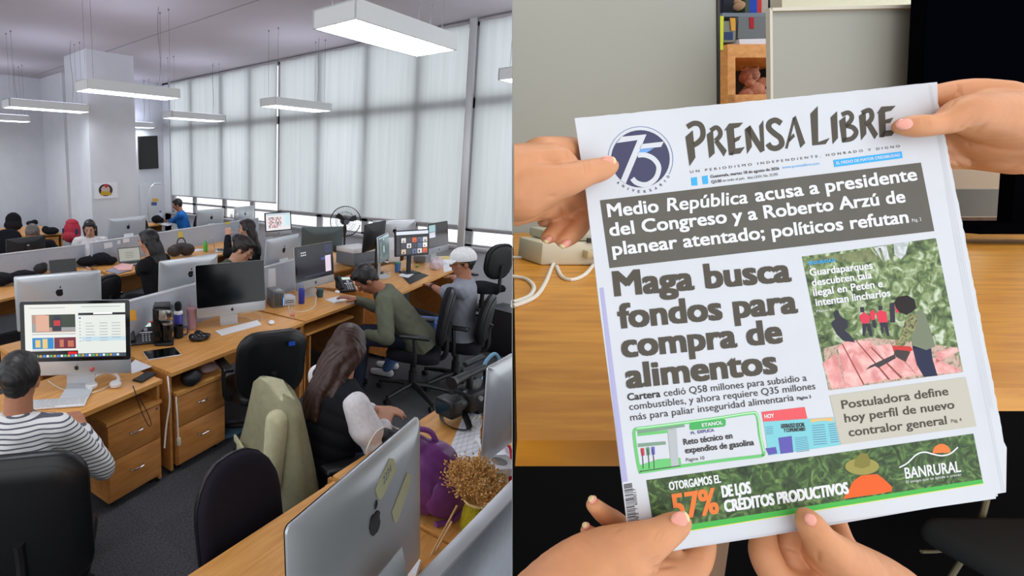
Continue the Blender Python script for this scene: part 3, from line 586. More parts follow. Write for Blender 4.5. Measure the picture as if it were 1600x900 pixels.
pol('printed_farmer', [[(468, 418), (505, 360), (530, 310), (580, 272), (680, 262), (720, 290), (778, 345), (772, 370), (715, 383)]], CM((226, 96, 40)), ad, 1.95, c8)
obj('printed_hat', disc(588, 215, 106, 52, 2.1, c8), CM((152, 144, 76)), ad)
pol('printed_hat_crown', [[(538, 215), (545, 165), (580, 130), (620, 135), (640, 180), (636, 212), (588, 228)]], CM((128, 122, 60)), ad, 2.3, c8)
lo = MB(); strk(lo, [(820, 222), (870, 195), (930, 140), (980, 126), (1030, 138), (1085, 148), (1140, 135), (1187, 95)], 9, c8, 2.4)
obj('bank_logo_wave', lo, WHT, ad)
obj('bank_logo_sun', disc(1085, 130, 56, 56, 2.2, c8, PI*.98, PI*2.0), OR_, ad)
txt('bank_name', [('BANRURAL', (1415, 748), (1502, 737), 16.5, {'bold': .02}), ('El amigo que te ayuda a crecer', (1416, 755), (1502.5, 743), 4)], WHT, ad)
bc_ = MB(); y = 757.
while y < 826:
    w = rnd.choice((.7, 1.1, 1.8)); x0 = 974.5+(y-757)*.117
    bc_.quad(onp(x0, y, 1.5), onp(x0+13, y-2.2, 1.5), onp(x0+13, y-2.2+w, 1.5), onp(x0, y+w, 1.5)); y += w+rnd.choice((.7, 1., 1.5))
bcd = obj('barcode', bc_, INK2, news)
txt('barcode_digits', [('600017', (996, 789), (993.5, 763), 5), ('1093', (1000, 820), (997.5, 801), 5), ('7', (997.4, 796), (997, 793), 5)], INK2, bcd)
pol('page_spine', [[(937, 450), (943, 449), (981, 752), (972, 754)]], mat('ink_lavender', (170, 168, 204), .8), news, 1.2, lambda x, y: (x, y))
cr = MB()
for (a, b) in (((1455, 133), (1463, 185)), ((1462, 200), (1570, 770)), ((1470, 210), (1552, 640))): strk(cr, [a, ((a[0]+b[0])/2-.5, (a[1]+b[1])/2), b], .6, lambda x, y: (x, y), 1)
obj('fold_line', cr, mat('newsprint_shade', (176, 176, 184), .9), news)
# ================================================================ HANDS HOLDING THE NEWSPAPER
def pq(x, y, lift): o = NP[0]+NN*lift; d = ray(x, y); return CC+d*((o-CC).dot(NN)/d.dot(NN))
def rad(x, y, r): p = pq(x, y, 0); return r*(p-CC).dot(FF)/FPX
M_hand = mat('hand_skin', (206, 144, 102), .5, spec=.35, noise=.07, nscale=45, bump=.10, sss=.10)
M_nail = mat('fingernail', (222, 150, 130), .2, spec=.6); M_tip = mat('nail_tip', (226, 204, 150), .3)
def hand(label, chains, nails, cut=None, creases=()):
    o0 = pq(*chains[0][0][:2], 0); t = thing('hand', label, 'hand', o0); mb = MB()
    for ch in chains:
        pts = [pq(x, y, l) for x, y, r, l in ch]; rs = [rad(x, y, r) for x, y, r, l in ch]
        n = len(pts)
        if n > 2:   # soft bends
            P = spline(pts, 4); R_ = [v.x for v in spline([Vector((r, 0, 0)) for r in rs], 4)]
        else: P = [pts[0].lerp(pts[1], i/4) for i in range(5)]; R_ = [rs[0]+(rs[1]-rs[0])*i/4 for i in range(5)]
        for i in range(len(P)-1): cap_(mb, P[i], P[i+1], max(R_[i], .002), max(R_[i+1], .002), 16)
    g = org(mb, .0011, 12, .5)
    g.bm.normal_update()
    for (x0, y0, x1, y1, wd, dp) in creases:   # skin folds: (line in the photo, width, depth in mm)
        a = pq(x0, y0, 0); b = pq(x1, y1, 0); L = (b-a).length; u = (b-a).normalized()
        for v in g.bm.verts:
            r = v.co-CC; q_ = CC+r*((NP[0]-CC).dot(NN)/r.dot(NN))-a; s_ = q_.dot(u)
            if -.2*L < s_ < 1.2*L and v.normal.dot(NN) > .05:
                d = (q_-u*s_).length/(wd*.00045)
                if d < 3: v.co = v.co-v.normal*(dp*.001*math.exp(-d*d)*min(1, max(0, 1-abs(s_/L-.5)*1.4)*1.6))
    if cut:
        bmesh.ops.bisect_plane(g.bm, geom=g.bm.verts[:]+g.bm.edges[:]+g.bm.faces[:], plane_co=cut[0], plane_no=cut[1], clear_inner=True)
    g.tf(Matrix.Translation(-o0)); obj('hand_skin', g, M_hand, t, 180)
    for (x, y, lift, dx, dy, w, l, tip) in nails:   # centre, lift, direction in the photo, half width and half length in px
        c = pq(x, y, lift); e = (pq(x+dx, y+dy, lift)-c).normalized(); n = NN.copy(); s = n.cross(e).normalized(); n = e.cross(s).normalized()
        if n.dot(NN) < 0: n = -n
        B = Matrix((e, s, n)).transposed(); k = rad(x, y, 1)
        na = obj('fingernail', MB().ball(c-o0, (l*k, w*k, .0022), 18, 12, B), M_nail, t, 180)
        if tip: obj('nail_tip', MB().ball(c-o0+e*l*k*.72-n*.0002, (l*k*.36, w*k*.74, .0020), 16, 10, B), M_tip, na, 180)
    return t
hand('hand at the upper left, thumb pressed over the round anniversary logo', [
    [(770, 288, 64, -.012), (815, 282, 60, -.010), (850, 272, 50, -.006)],
    [(812, 300, 46, .002), (850, 288, 34, .010), (884, 281, 26, .014), (917, 270, 20.5, .013), (938, 265, 18.5, .011), (952, 260, 13, .009)],
    [(845, 246, 34, -.010), (880, 238, 26, -.014), (915, 238, 20, -.017), (950, 245, 15, -.019)],
    [(850, 285, 34, -.014), (890, 300, 24, -.020), (915, 322, 18, -.024), (906, 350, 16.5, -.021), (893, 367, 15, -.018), (881, 377, 12, -.016)],
    [(835, 305, 34, -.014), (870, 318, 22, -.024), (887, 335, 16, -.029), (870, 357, 14, -.026), (856, 371, 11.5, -.023)],
    [(800, 320, 36, -.012), (845, 322, 24, -.018), (868, 332, 15, -.032), (850, 346, 11, -.034)]],
    [(948, 252.5, .0158, 40, -5, 9, 13, True), (884, 381, -.0105, -14, 10, 6, 9.5, True), (857, 374, -.0185, -10, 9, 5.5, 8, True)], (atq(800, 300, .4)+dn*.0012, dn), [(911, 252, 915, 274, 2.2, .5), (917, 251, 921, 275, 2.2, .5), (846, 246, 872, 253, 5, 1.6), (884, 238, 890, 250, 3, 1), (855, 308, 868, 306, 3, .6), (873, 322, 884, 342, 3, 1.2), (826, 355, 858, 335, 3.5, 1.3), (884, 335, 897, 345, 3, .8)])
hand('hand at the upper right, thumb pressed at the end of the masthead', [
    [(1680, 232, 56, -.006), (1620, 214, 56, -.006), (1565, 198, 60, -.008), (1535, 190, 52, -.008)],
    [(1585, 190, 46, .004), (1535, 180, 34, .010), (1508, 177, 26, .014), (1486, 188, 20, .014), (1462, 195, 16.5, .012), (1434, 197, 17.5, .011), (1413, 197, 13.5, .009)],
    [(1560, 160, 34, -.006), (1515, 147, 25, -.012), (1470, 150, 21, -.017), (1430, 155, 16, -.019)],
    [(1560, 215, 38, -.010), (1520, 225, 27, -.018), (1475, 226, 20, -.022), (1440, 226, 15, -.022)],
    [(1560, 235, 32, -.012), (1522, 243, 20, -.022), (1478, 246, 15, -.025), (1450, 248, 12, -.025)],
    [(1590, 240, 34, -.010), (1545, 252, 17, -.020), (1515, 254, 12, -.029), (1480, 256, 10, -.030)]],
    [(1413, 194, .0158, -40, 4, 8.5, 14, False)], None, [(1442, 183, 1446, 199, 2.2, .5), (1448, 181, 1452, 198, 2.2, .5), (1497, 202, 1516, 184, 3, .8), (1503, 207, 1528, 186, 3, .8), (1514, 212, 1540, 195, 3, .6), (1495, 130, 1502, 150, 3, .8), (1486, 162, 1500, 138, 3.5, 1), (1512, 218, 1519, 262, 2.5, 1.1), (1482, 238, 1502, 262, 2.5, .9)])
hand('hand at the lower left, thumb covering the figure 57% of the advert', [
    [(800+48, 985, 70, .002), (900, 925, 62, .002), (940, 885, 50, .002), (985, 862, 38, .004)],
    [(960, 872, 44, .006), (1000, 850, 31, .010), (1030, 836, 23, .012), (1052, 822, 19, .010), (1063, 815, 14.5, .009)],
    [(985, 905, 40, -.004), (1040, 905, 30, -.008), (1080, 886, 22, -.013), (1097, 858, 18, -.017), (1100, 825, 15, -.019)],
    [(975, 900, 36, -.008), (1020, 895, 24, -.014), (1042, 872, 17, -.018), (1050, 838, 14, -.020)],
    [(970, 880, 30, -.012), (985, 840, 18, -.020), (966, 817, 17, -.022), (946, 805, 17, -.019), (930, 791, 13.5, -.015)],
    [(955, 890, 30, -.012), (958, 856, 15, -.022), (938, 842, 14, -.020), (920, 832, 12.5, -.017)]],
    [(1062, 812, .0155, 30, -13, 12, 14, True), (926, 781, -.0105, -9, -7, 8, 4.5, True), (916, 822, -.0135, -8, -6, 7, 4, True)], None, [(1020, 842, 1030, 826, 2.5, .45), (1028, 846, 1037, 830, 2.5, .45), (1036, 844, 1043, 838, 2, .5), (1012, 886, 1030, 870, 4, 1.4), (1016, 888, 1050, 884, 3, .9), (960, 830, 976, 818, 3, .9), (1080, 868, 1096, 872, 3, .5)])
hand('hand at the lower right, thumb on the green stripe below the advert', [
    [(1420, 985, 70, .002), (1375, 925, 54, .002), (1335, 893, 44, .002), (1305, 872, 36, .004)],
    [(1325, 885, 40, .006), (1296, 858, 28, .010), (1278, 836, 20.5, .012), (1268, 820, 18.5, .011), (1261, 807, 13.5, .009)],
    [(1320, 925, 46, -.004), (1255, 925, 34, -.006), (1213, 900, 23, -.010), (1196, 868, 21, -.014), (1193, 842, 17, -.018), (1195, 810, 14, -.020)],
    [(1320, 915, 40, -.006), (1265, 912, 28, -.010), (1240, 885, 19.5, -.013), (1233, 855, 19, -.016), (1233, 825, 15, -.019)],
    [(1315, 900, 36, -.008), (1280, 890, 22, -.016), (1266, 862, 16, -.020), (1262, 835, 14, -.021)],
    [(1330, 880, 32, -.010), (1322, 852, 15, -.018), (1314, 832, 12.5, -.021), (1308, 810, 11, -.022)]],
    [(1266, 812, .0155, -12, -24, 9, 10, False)], None, [(1266, 824, 1280, 821, 2.2, .4), (1270, 832, 1284, 826, 2.2, .4), (1196, 848, 1206, 858, 2.5, .5), (1224, 855, 1248, 862, 2.5, .6), (1255, 876, 1272, 880, 2.5, .8), (1276, 880, 1279, 862, 3.5, 1.4)])
# ================================================================ OFFICE FURNITURE
M_wd = wood('desk_wood', (202, 140, 66), (228, 168, 94), (1.6, 16, 16), .4)
M_wdf = wood('drawer_wood', (188, 122, 56), (216, 150, 84), (1.6, 12, 12), .42)
M_wde = wood('desk_edge_wood', (180, 120, 56), (204, 142, 74), (1.5, 10, 10), .5)
M_part = mat('partition_fabric', (176, 182, 192), .85, noise=.04, nscale=40)
M_partcap = mat('partition_cap', (206, 210, 214), .4, .2)
M_blk = mat('black_plastic', (24, 24, 26), .5); M_blkf = mat('black_fabric', (26, 26, 32), .95, noise=.15, nscale=120, spec=.2)
M_lea = mat('black_leather', (20, 21, 24), .38, spec=.5)
M_sil = mat('anodised_silver', (196, 200, 204), .32, .55); M_silb = mat('silver_bright', (214, 218, 222), .4, .3)
M_chr = mat('chrome', (220, 220, 224), .15, 1.)
M_wpl = mat('white_plastic', (232, 232, 232), .35); M_pap = mat('white_paper', (230, 232, 236), .8)
M_glassb = mat('screen_glass_black', (8, 9, 11), .12)
def EM(c, s=.9):
    n = 'glow_%02x%02x%02x' % tuple(c)
    if n in _M: return _M[n]
    m = mat(n, (6, 6, 8), .2); b = m.node_tree.nodes['Principled BSDF']; b.inputs['Emission Color'].default_value = (*lin(c), 1); b.inputs['Emission Strength'].default_value = s; return m
def rrect(w, h, r, n=5, cx=0, cy=0):
    out = []
    for (sx, sy, a0) in ((1, 1, 0), (-1, 1, 90), (-1, -1, 180), (1, -1, 270)):
        for i in range(n+1):
            a = math.radians(a0+90*i/n); out.append((cx+sx*(w/2-r)+r*math.cos(a), cy+sy*(h/2-r)+r*math.sin(a)))
    return out
def loft(mb, rings, cap=True):
    n = len(rings[0]); vs_ = [p for r in rings for p in r]
    fs_ = [[j*n+i, j*n+(i+1) % n, (j+1)*n+(i+1) % n, (j+1)*n+i] for j in range(len(rings)-1) for i in range(n)]
    if cap: fs_ += [list(range(n))[::-1], [(len(rings)-1)*n+i for i in range(n)]]
    mb._add([Vector(v) for v in vs_], fs_); return mb
def apple(mb, cx, cz, s, y, d):
    P = []
    for i in range(28):
        a = 2*PI*i/28; r = 1-.10*math.exp(-((a-PI/2)/.28)**2)*2-.10*math.exp(-((a-1.5*PI)/.25)**2); x = .88*r*math.cos(a)*(1-.08*(math.sin(a) < 0)); z = r*math.sin(a)*.92
        if abs(a) < .75 or a > 2*PI-.75:
            bx, bz = 1.08, .12; dx, dz = x-bx, z-bz; q = math.hypot(dx, dz)
            if q < .46: x, z = bx+dx/q*.46, bz+dz/q*.46
        P.append((x, z))
    L = [(.0, 1.08), (.06, 1.4), (.34, 1.66), (.36, 1.32), (.2, 1.12)]
    for Q in (P, L): mb.prism([Vector((cx+x*s*(-1 if d > 0 else 1), y, cz+z*s)) for x, z in Q], (0, (.004 if d > 0 else -.0012), 0))
    return mb
def uvq(mb, W, Hh, z0, y, u0, v0, u1, v1):   # rectangle on a display, v downwards from the top
    x = lambda u: -W/2+u*W; z = lambda v: z0+Hh*(1-v)
    mb.quad((x(u0), y, z(v0)), (x(u1), y, z(v0)), (x(u1), y, z(v1)), (x(u0), y, z(v1)))
def screen_art(kind, par, W, Hh, z0, y):
    r = random.Random(3)
    def part(nm, rects, c, dy=.0006, s=.9):
        mb = MB()
        for q in rects: uvq(mb, W, Hh, z0, y-dy, *q)
        return obj(nm, mb, EM(c, s), par)
    if kind == 'web':
        part('window_pane_left', [(0, 0, .52, .9)], (226, 226, 220)); part('window_pane_right', [(.52, 0, 1, 1)], (222, 226, 220)); part('dock_background', [(0, .88, .52, 1), (0, .93, 1, 1)], (70, 78, 92), .0007)
        part('top_bar', [(.53, .17, 1, .215)], (24, 26, 30), .0009); part('search_field', [(.68, .165, .87, .2)], (240, 240, 240), .0011); part('banner_bar', [(0, .87, .52, .955)], (26, 22, 26), .0009); part('red_button', [(.42, .89, .51, .94)], (214, 26, 36), .0011)
        part('street_picture', [(.07, .19, .50, .52)], (170, 140, 124), .0009); part('picture_foliage', [(.2, .19, .50, .43)], (44, 58, 44), .0011); part('picture_wall', [(.11, .2, .24, .5)], (214, 164, 140), .0012)
        part('dark_figure', [(.27, .26, .36, .5), (.29, .21, .35, .27)], (34, 36, 52), .0013); part('red_backpack', [(.285, .3, .35, .4)], (186, 40, 40), .0014); part('picture_road', [(.07, .36, .11, .52), (.36, .43, .5, .5)], (150, 150, 152), .0012)
        part('blue_picture', [(.07, .62, .28, .83)], (30, 130, 190), .0009); part('show_picture', [(.285, .62, .50, .83)], (110, 40, 60), .0009); part('picture_glow', [(.10, .66, .15, .8), (.17, .64, .22, .82)], (220, 190, 120), .0011)
        part('picture_light', [(.34, .66, .38, .8), (.42, .68, .48, .8)], (190, 110, 80), .0011)
        part('highlighted_row', [(.56, .62, 1, .70)], (190, 214, 226), .0009)
        ln = [(.6+.0*i, .36+i*.055, .6+r.uniform(.05, .12), .37+i*.055) for i in range(7)]+[(.74, .36+i*.055, .82, .37+i*.055) for i in range(7)]+[(.86, .36+i*.055, .95, .37+i*.055) for i in range(6)]+[(.07, .55, .5, .562), (.07, .85, .3, .86), (.56, .05, .95, .06), (.05, .06, .4, .07)]
        part('text_lines', ln, (150, 156, 166), .0011)
        part('side_icons', [(.535, .25, .555, .28)]+[(.54, .33+i*.06, .55, .345+i*.06) for i in range(7)], (90, 96, 170), .0011)
        for c, o_ in (((60, 140, 220), 0), ((230, 230, 230), 1), ((90, 180, 110), 2), ((210, 160, 60), 3)): part('dock_icons', [(.03+.035*i, .945, .055+.035*i, .985) for i in range(o_, 26, 4)], c, .0010)
    elif kind == 'desktop':
        part('wallpaper', [(0, 0, 1, 1)], (22, 22, 32)); part('white_window', [(.80, .38, .965, .92)], (222, 206, 222), .0009)
        part('window_lines', [(.83, .45+i*.06, .93, .455+i*.06) for i in range(7)], (150, 140, 160), .0011)
        part('desktop_icons', [(.82+.06*i, .03+.07*j, .85+.06*i, .06+.07*j) for i in range(3) for j in range(4)]+[(.68, .42, .80, .50)], (56, 70, 140), .0009)
        part('label_icons', [(.12+.05*i, .14+.08*j, .155+.05*i, .18+.08*j) for i in range(3) for j in range(2)], (206, 204, 214), .0009); part('dock_icons', [(.2+.04*i, .93, .225+.04*i, .96) for i in range(14)], (70, 74, 96), .0009)
        part('menu_bar', [(.04, .02, .1, .3)], (48, 46, 58), .0009)
    elif kind in ('grid', 'photos'):
        if kind == 'grid': part('wallpaper', [(0, 0, 1, 1)], (226, 222, 226)); part('side_panel', [(.78, .02, .97, .8)], (196, 226, 232), .0009); a = (.10, .22, .62, .86, 12, 7); part('title_bar', [(0, 0, 1, .12)], (190, 206, 214), .0009)
        else: part('wallpaper', [(0, 0, 1, 1)], (26, 24, 28)); part('title_bar', [(.0, .0, 1, .14)], (214, 220, 232), .0009); a = (.14, .26, .98, .97, 5, 3); part('side_list', [(.02, .2+i*.07, .1, .22+i*.07) for i in range(11)], (90, 80, 86), .0009)
        cols = [(226, 214, 200), (120, 110, 116), (170, 60, 60), (60, 70, 96), (230, 226, 228), (196, 170, 130), (214, 120, 160), (80, 96, 70)] if kind == 'grid' else [(232, 224, 216), (210, 206, 206), (206, 96, 46), (84, 104, 136), (236, 232, 228), (196, 176, 150), (60, 62, 74)]
        cells = {}
        for i in range(a[4]):
            for j in range(a[5]):
                w = (a[2]-a[0])/a[4]; h = (a[3]-a[1])/a[5]; cells.setdefault(cols[(i*3+j*5+r.randint(0, 3)) % len(cols)], []).append((a[0]+i*w+w*.08, a[1]+j*h+h*.08, a[0]+(i+1)*w-w*.08, a[1]+(j+1)*h-h*.08))
        for c, q in cells.items():
            part('thumbnails', q, c, .0011)
        if kind == 'photos': part('thumbnail_details', [(x0+(x1-x0)*(k:=r.uniform(.1, .5)), y0+(y1-y0)*r.uniform(.3, .6), x0+(x1-x0)*(k+r.uniform(.15, .35)), y0+(y1-y0)*r.uniform(.75, .95)) for q in cells.values() for (x0, y0, x1, y1) in q], (54, 46, 52), .0013)
    elif kind == 'code':
        part('wallpaper', [(0, 0, 1, 1)], (86, 104, 108)); part('title_bar', [(0, 0, 1, .06)], (160, 190, 206), .0009)
        part('text_lines', [(.08, .2+i*.045, .08+r.uniform(.1, .3), .212+i*.045) for i in range(15)], (150, 160, 160), .0009); part('bright_field', [(.42, .1, .5, .16), (.42, .4, .5, .66)], (206, 214, 190), .0009)
    elif kind == 'dark':
        part('wallpaper', [(0, 0, 1, 1)], (44, 38, 42)); part('light_window', [(.0, .03, .34, .34)], (150, 186, 192), .0009); part('lower_window', [(.0, .36, .32, .6)], (206, 206, 222), .0009)
    elif kind == 'doc':
        part('wallpaper', [(0, 0, 1, 1)], (150, 150, 140)); part('text_lines', [(.3, .3+i*.13, .7, .33+i*.13) for i in range(4)], (96, 92, 86), .0009); part('task_bar', [(0, .93, 1, 1)], (80, 90, 90), .0009)
def imac(label, L, R, zb, back, art=None, W=.65, desk=.75, group='silver all-in-one computers', tilt=5, fixw=True, yaw=None, name='desktop_computer'):
    if yaw is None: A = atz(*L, zb); B = atz(*R, zb)
    elif R: B = atz(*R, zb); A = B-Vector((math.cos(yaw), math.sin(yaw), 0))*W
    else: A = atz(*L, zb); B = A+Vector((math.cos(yaw), math.sin(yaw), 0))*W
    m = (A+B)/2; d = B-A; a = math.atan2(d.y, d.x); s = (W if fixw else d.length)/.65
    t = thing(name, label, 'computer', (m.x, m.y, desk), a+(PI if back else 0), group)
    zb = (zb-desk); Hh = .455*s; W = .65*s
    T = Matrix.Translation((0, 0, zb)) @ Matrix.Rotation(math.radians(-tilt), 4, 'X')
    ring = lambda f, y, zz=0: [(x*f, y, Hh/2+z*f+zz) for x, z in rrect(W, Hh, .016*s)]
    e = MB(); loft(e, [ring(.99, -.002), ring(1, 0), ring(1, .006), ring(.97, .014), ring(.90, .023), ring(.75, .029), ring(.3, .032)]); e.tf(T)
    obj('enclosure', e, M_sil, t, 50)
    gz = .085*s
    gl_ = MB(); gl_.prism([Vector((x, -.0025, gz+(Hh-gz)/2+z)) for x, z in rrect(W-.002, Hh-gz-.002, .015*s)], (0, -.0015, 0)); gl_.tf(T); go = obj('screen_bezel', gl_, M_glassb, t)
    lo_ = MB(); apple(lo_, 0, gz*.5, .016*s, -.0022, -1); lo_.tf(T); obj('front_logo', lo_, M_blk, t)
    if back: lo_ = MB(); apple(lo_, 0, Hh*.66, .034*s, .0300, 1); lo_.tf(T); obj('back_logo', lo_, M_glassb, t)
    if art:
        sub = thing_part('display', t, T); screen_art(art, sub, W*.915, (Hh-gz)*.88, gz+(Hh-gz)*.065, -.0042)
    st = MB(); pr = [(.05, zb+.20), (.075, zb+.10), (.085, zb+.03), (.08, .03), (.055, .008), (-.10, .006)]
    n = len(pr); wv = .085*s
    for i in range(n-1):
        (y0, z0), (y1, z1) = pr[i], pr[i+1]; st.prism([(-wv, y0, z0), (wv, y0, z0), (wv, y1, z1), (-wv, y1, z1)], (0, .004, .004))
    obj('stand', st, M_silb, t)
    return t
def thing_part(nm, par, m=None):
    o = bpy.data.objects.new(nm, None); COL.objects.link(o); o.parent = par
    if m is not None: o.matrix_local = m
    return o
def monitor(label, L, R, zb, back, art=None, W=.56, Hh=.34, desk=.75, tilt=4, m=None, fixw=True, sticker=False, logo=None):
    A = atz(*L, zb); B = atz(*R, zb); c = (A+B)/2; d = B-A; a = math.atan2(d.y, d.x); W = W if fixw else d.length
    t = thing('monitor', label, 'monitor', (c.x, c.y, desk), a+(PI if back else 0)); zb -= desk
    T = Matrix.Translation((0, 0, zb)) @ Matrix.Rotation(math.radians(-tilt), 4, 'X'); m = m or M_blk
    ring = lambda f, y: [(x*f, y, Hh/2+z*f) for x, z in rrect(W, Hh, .008)]
    e = MB(); loft(e, [ring(.99, -.002), ring(1, 0), ring(1, .016), ring(.95, .022), ring(.6, .04), ring(.45, .05)]); e.tf(T); obj('housing', e, m, t, 50)
    gl_ = MB(); gl_.box((0, -.003, Hh/2), (W-.02, .003, Hh-.02)); gl_.tf(T); obj('screen', gl_, M_glassb, t)
    if art: screen_art(art, thing_part('display', t, T), W-.03, Hh-.03, .015, -.006)
    s_ = MB(); s_.box((0, .06, zb*.5+.06), (.06, .02, zb+.12)); obj('stand', s_, m, t); obj('base', MB().box((0, .04, .008), (.24, .18, .014), bev=.005), m, t)
    if sticker: q_ = MB(); q_.box((W*.36, .0235, Hh*.87), (.05, .001, .02)); q_.tf(T); obj('sticker', q_, M_pap, t)
    if logo: q_ = MB(); q_.lathe([(.017, 0), (.02, 0), (.02, .002), (.017, .002)], (0, 0, 0), 20, Matrix.Rotation(-PI/2, 3, 'X')); text_on(q_, logo, Vector((.012, .0022, -.004)), Vector((-.012, .0022, -.004)), .007, Vector((0, 1, 0))); q_.tf(T @ Matrix.Translation((0, .051, Hh*.5))); obj('logo', q_, M_silb, t)
    return t
# ---- desks
def desk_poly(label, P, z=.75, th=.028, front_panels=(), name='desk', sides=(0, 1), legz=0.0):
    P = [Vector((x, y, 0)) for x, y in P]; o = P[0]; u = (P[1]-P[0]).normalized(); a = math.atan2(u.y, u.x)
    t = thing(name, label, 'desk', (o.x, o.y, 0), a); R_ = Matrix.Rotation(-a, 3, 'Z'); Q = [R_ @ (p-o) for p in P]
    obj('desk_top', MB().prism([Vector((q.x, q.y, z)) for q in Q], (0, 0, -th)), M_wd, t)
    for k in sides:
        f, b = (Q[0], Q[3]) if k == 0 else (Q[1], Q[2]); x = .012 if k == 0 else -.012
        obj('side_panel', MB().prism([Vector((f.x+x-.011, f.y+.03, .03)), Vector((f.x+x+.011, f.y+.03, .03)), Vector((b.x+x+.011, b.y-.03, .03)), Vector((b.x+x-.011, b.y-.03, .03))], (0, 0, z-th-.03)), M_wde, t)
        obj('foot', MB().cyl((f.x+x, f.y+.06, 0), (f.x+x, f.y+.06, .03), .015).cyl((b.x+x, b.y-.08, 0), (b.x+x, b.y-.08, .03), .015), M_blk, t)
    obj('modesty_panel', MB().prism([Vector((Q[3].x+.02, Q[3].y-.10, .3)), Vector((Q[2].x-.02, Q[2].y-.10, .3)), Vector((Q[2].x-.02, Q[2].y-.12, .3)), Vector((Q[3].x+.02, Q[3].y-.12, .3))], (0, 0, z-th-.3)), M_wde, t)
    return t
def pedestal(label, x, y, a, w=.42, d=.5, zt=.58, rows=(.2, .3), group='wooden drawer pedestals'):
    t = thing('drawer_cabinet', label, 'drawer cabinet', (x, y, 0), a, group)
    obj('cabinet_body', MB().box((w/2, d/2+.01, (zt+.05)/2), (w, d, zt-.05)), M_wdf, t)
    obj('cabinet_top', MB().box((w/2, d/2, zt+.01), (w+.02, d+.03, .022)), M_wd, t)
    z = zt-.012
    for h in rows:
        h = (zt-.07)*h/sum(rows)-.006
        dr = obj('drawer', MB().box((w/2, .002, z-h/2), (w-.006, .018, h), bev=.002), M_wdf, t)
        obj('handle', MB().tube([(w/2-.05, -.006, z-h*.42), (w/2-.045, -.028, z-h*.42), (w/2, -.034, z-h*.42), (w/2+.045, -.028, z-h*.42), (w/2+.05, -.006, z-h*.42)], .0055, 8), M_chr, dr); z -= h+.008
    obj('lock', MB().cyl((w-.03, -.002, zt-.03), (w-.03, -.012, zt-.03), .009), M_chr, t)
    for cx, cy in ((.05, .05), (w-.05, .05), (.05, d-.05), (w-.05, d-.05)): obj('caster', MB().cyl((cx-.012, cy, .025), (cx+.012, cy, .025), .025).cyl((cx, cy, .03), (cx, cy, .055), .008), M_blk, t)
    return t
def partition(label, A, B, z=1.12, z0=.02, th=.035, cap=True):
    A = Vector((*A, 0)); B = Vector((*B, 0)); d = B-A; a = math.atan2(d.y, d.x); L = d.length
    t = thing('desk_partition', label, 'partition', A, a)
    obj('partition_panel', MB().box((L/2, 0, (z+z0)/2), (L, th, z-z0-.012)), M_part, t)
    if cap: obj('top_rail', MB().box((L/2, 0, z-.004), (L, th+.006, .014), bev=.003), M_partcap, t)
    for x in (.012, L-.012): obj('end_post', MB().box((x, 0, z/2), (.02, th+.004, z)), M_partcap, t)
    return t
# near row
partition('grey desk partition with white rail in the lower right corner of the office', (.9, .57), (3.1, .57), 1.12)
desk_poly('nearest wooden desk, below the big silver computer', [(.35, 1.35), (1.76, 1.35), (1.76, .59), (.35, .59)][::1], .742)
desk_poly('wooden desk carrying the camcorder, purple bag and dried flowers', [(1.78, 1.37), (2.87, 1.37), (2.87, .59), (1.78, .59)], .75)
# main row
desk_poly('wooden desk of the man in the striped shirt', [(.25, 2.57), (1.80, 2.825), (1.70, 3.42), (.13, 3.2)], .75, sides=(0, 1))
desk_poly('wooden desk carrying the coffee maker and the dark-screened computer', [(1.885, 2.842), (3.43, 3.0), (3.33, 3.74), (1.83, 3.5)], .765)
desk_poly('wooden desk with the storage boxes where the man in green writes', [(3.455, 3.02), (4.55, 3.10), (4.5, 3.93), (3.38, 3.76)], .765)
desk_poly('wooden corner desk of the man in the white cap', [(5.05, 3.02), (6.9, 3.25), (7.1, 4.1), (4.56, 3.94)], .75)
pedestal('wooden two-drawer pedestal under the striped-shirt man\'s desk', 1.375, 2.80, math.radians(7.5), rows=(1, 1.15))
pedestal('wooden drawer pedestal under the coffee maker desk, right of the hanging cable', 1.935, 2.86, math.radians(5.5), .47, rows=(.16, .2, .0001)[:2])
pedestal('wooden drawer pedestal behind the green-shirted man\'s chair', 4.86, 3.05, math.radians(8), .34, .5, .62, rows=(.2, .3))
sh = thing('keyboard_shelf', 'pull-out wooden keyboard shelf under the desk, between two side panels', 'shelf', (3.5, 3.06, 0), math.radians(4))
obj('shelf_board', MB().box((.42, .2, .61), (.8, .42, .022)), M_wd, sh); obj('shelf_bracket', MB().box((.015, .2, .32), (.022, .4, .6)).box((.09, .2, .3), (.022, .4, .56)), M_wde, sh)
partition('long grey partition behind the coffee maker', (1.35, 3.43), (3.34, 3.79), 1.12)
partition('grey partition carrying a pinned white sheet, behind the metal storage boxes', (3.36, 3.80), (4.35, 3.97), 1.10)
desk_poly('wooden desk behind the long partition, carrying computers seen from behind', [(4.45, 4.52), (1.2, 4.25), (1.25, 3.5), (4.4, 4.05)], .75)
desk_poly('wooden desk with the printer and the fan behind the monitors', [(7.5, 5.6), (5.0, 5.2), (5.05, 4.25), (7.5, 4.4)], .75)
